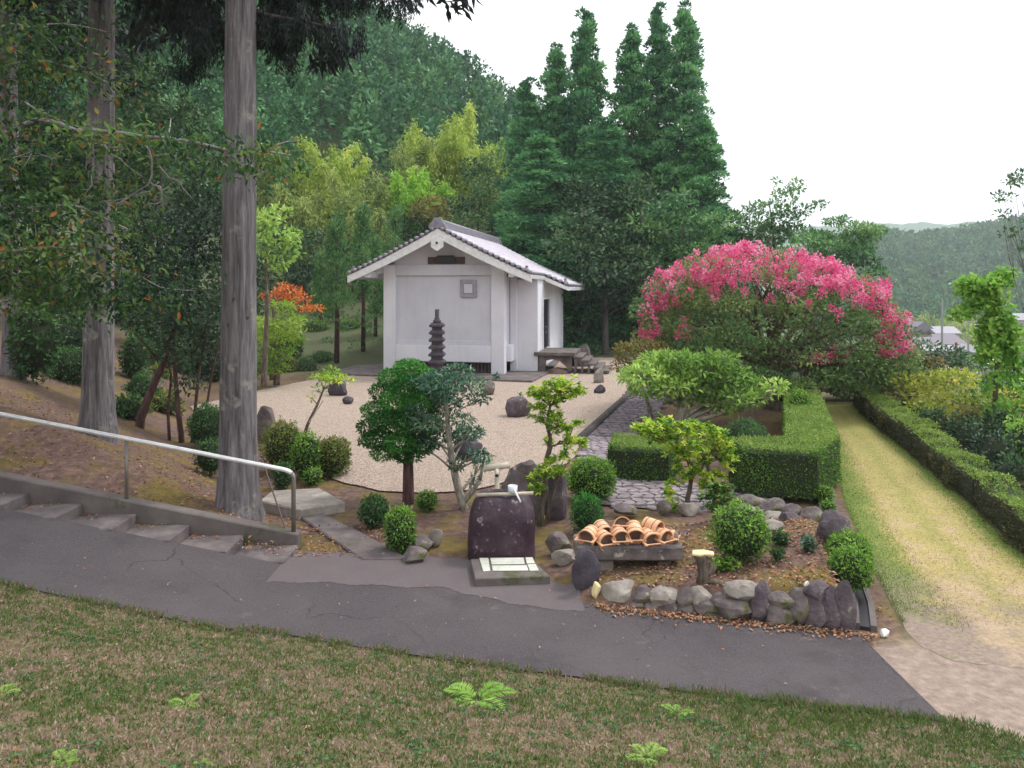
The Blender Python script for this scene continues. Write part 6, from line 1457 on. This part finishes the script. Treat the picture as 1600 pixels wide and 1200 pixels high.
# ferns on the bank
def fern(px, py, wpx, label, nfr=6, lean=0):
    wpx = wpx*1.25
    zz = .5
    for _ in range(12): p = G(px, py, zz); zz = hz(p[0], p[1])
    t = thing('fern', label, 'fern', (p[0], p[1], zz-.0), group='ferns on the near bank'); lf = Leaf(); s = .58*wpx/FPX*p[1]
    for i in range(nfr):
        a = lean + (i/(nfr)*6.28 if nfr > 3 else R.normal()*.5) + R.normal()*.2; ln = s*R.uniform(.45,.7); fr = Leaf()
        k = 30; tt = np.linspace(.12,1,k); ax = np.stack([np.cos(a)*ln*tt, np.sin(a)*ln*tt, ln*(.55*tt-.45*tt**2)], -1)
        for sd_ in (-1,1):
            D = unit(np.array([-math.sin(a)*sd_, math.cos(a)*sd_, .1]) + np.array([math.cos(a),math.sin(a),0])*.45 + R.normal(size=(k,3))*.08)
            lf_w = ln*.42*np.sin(np.pi*np.clip(tt*.85+.12,0,1))
            fr.add(leafgeo(ax, D, np.array([0,0,1.]) + R.normal(size=(k,3))*.15, lf_w*.8, ln*.035, .05), R.uniform(.3,.9)+R.normal(size=k)*.1)
        fr.build('frond', M['fern'], t)
fern(745,1095,130,'largest bright fern in the middle of the near bank',7); fern(290,1102,60,'small bright fern left of the largest one',5); fern(5,1085,60,'fern cut off by the left picture edge',5)
fern(100,1190,70,'fern at the bottom left corner of the bank',5); fern(1058,1115,60,'fern right of the largest one near the lane',5); fern(1010,1185,80,'fern at the bottom edge right of centre',6); fern(315,1195,40,'tiny fern seedling at the bottom edge',4)
# fallen leaves
def litter(name, n, reg, label, L=.05, rn=(0,1)):
    P = np.array([p for p in reg(n)][:n]); n = len(P); z = H(P[:,0], P[:,1]) + P[:,2]
    D = unit(np.concatenate([R.normal(size=(n,2)), R.normal(size=(n,1))*.25], -1)); s = R.uniform(.5,1.3,n)
    lf = Leaf().add(leafgeo(np.concatenate([P[:,:2], z[:,None]], -1), D, np.array([0,0,1.])+R.normal(size=(n,3))*.3, L*s, L*.5*s, .2), R.uniform(*rn, n)); tag(lf.build(name, M['litter']), label, 'leaves', kind='stuff')
litter('fallen_leaves', 3800, lambda n: ((random.uniform(.8,4.0), random.uniform(8.0,10.6), .0) for _ in range(n)), 'brown fallen leaves covering the raised bed')
litter('fallen_leaves', 700, lambda n: ((x, float(np.interp(x,[.8,3.5],[8.42,7.7]))-abs(random.gauss(0,.1))-.05, .022) for x in (random.uniform(.9,3.6) for _ in range(n))), 'fallen leaves drifted along the foot of the stone wall')
litter('fallen_leaves', 4500, lambda n: ((random.uniform(-10,-2.9), 10.5+random.random()**1.3*5, .0) for _ in range(n)), 'brown fallen leaves strewn over the bank under the cedars')
litter('fallen_leaves', 900, lambda n: ((random.uniform(-3.6,-1.6), random.uniform(9.8,11.2), .02) for _ in range(n)), 'pale fallen leaves beside the concrete edging')
litter('fallen_leaves', 130, lambda n: ((random.uniform(-6,3.2), random.uniform(6.6,9.3), .035) for _ in range(n)), 'scattered orange leaves on the asphalt lane', .035, (.4,1))
def stepleaf(n):
    for _ in range(n):
        i = random.randint(1,7); x1 = SX-i*SL; yield (x1-SL+random.random()**2*.4+.02, 10.2-random.random()**2*.25, 0)
P = np.array([p for p in stepleaf(200)]); zst = np.floor((SX-P[:,0])/SL)*SR+.036; n = 200
lf = Leaf().add(leafgeo(np.concatenate([P[:,:2], zst[:,None]], -1), np.concatenate([R.normal(size=(n,2)), np.zeros((n,1))], -1), np.array([0,0,1.])+R.normal(size=(n,3))*.2, R.uniform(.03,.07,n), .03), R.uniform(.2,1,n)); tag(lf.build('fallen_leaves', M['litter']), 'orange leaves gathered in the corners of the steps', 'leaves', kind='stuff')
litter('fallen_leaves', 260, lambda n: ((p[0], p[1], .0) for p in bank_pts(n)), 'scattered brown leaves on the near grass bank', .05, (0,.9))
# ------------------------------------------------------------------ haze
hb = MB().box(-680,1250,-66,1420,-45,125); hm = bpy.data.materials.new('haze'); hm.use_nodes = True; nt = hm.node_tree; nt.nodes.clear()
pv = nt.nodes.new('ShaderNodeVolumePrincipled'); pv.inputs['Color'].default_value = (.86,.94,1,1); pv.inputs['Density'].default_value = .00045
om = nt.nodes.new('ShaderNodeOutputMaterial'); nt.links.new(pv.outputs[0], om.inputs['Volume'])
HZ = hb.build('haze', hm); tag(HZ, 'thin pale summer haze over the valley and hills', 'haze', kind='stuff')
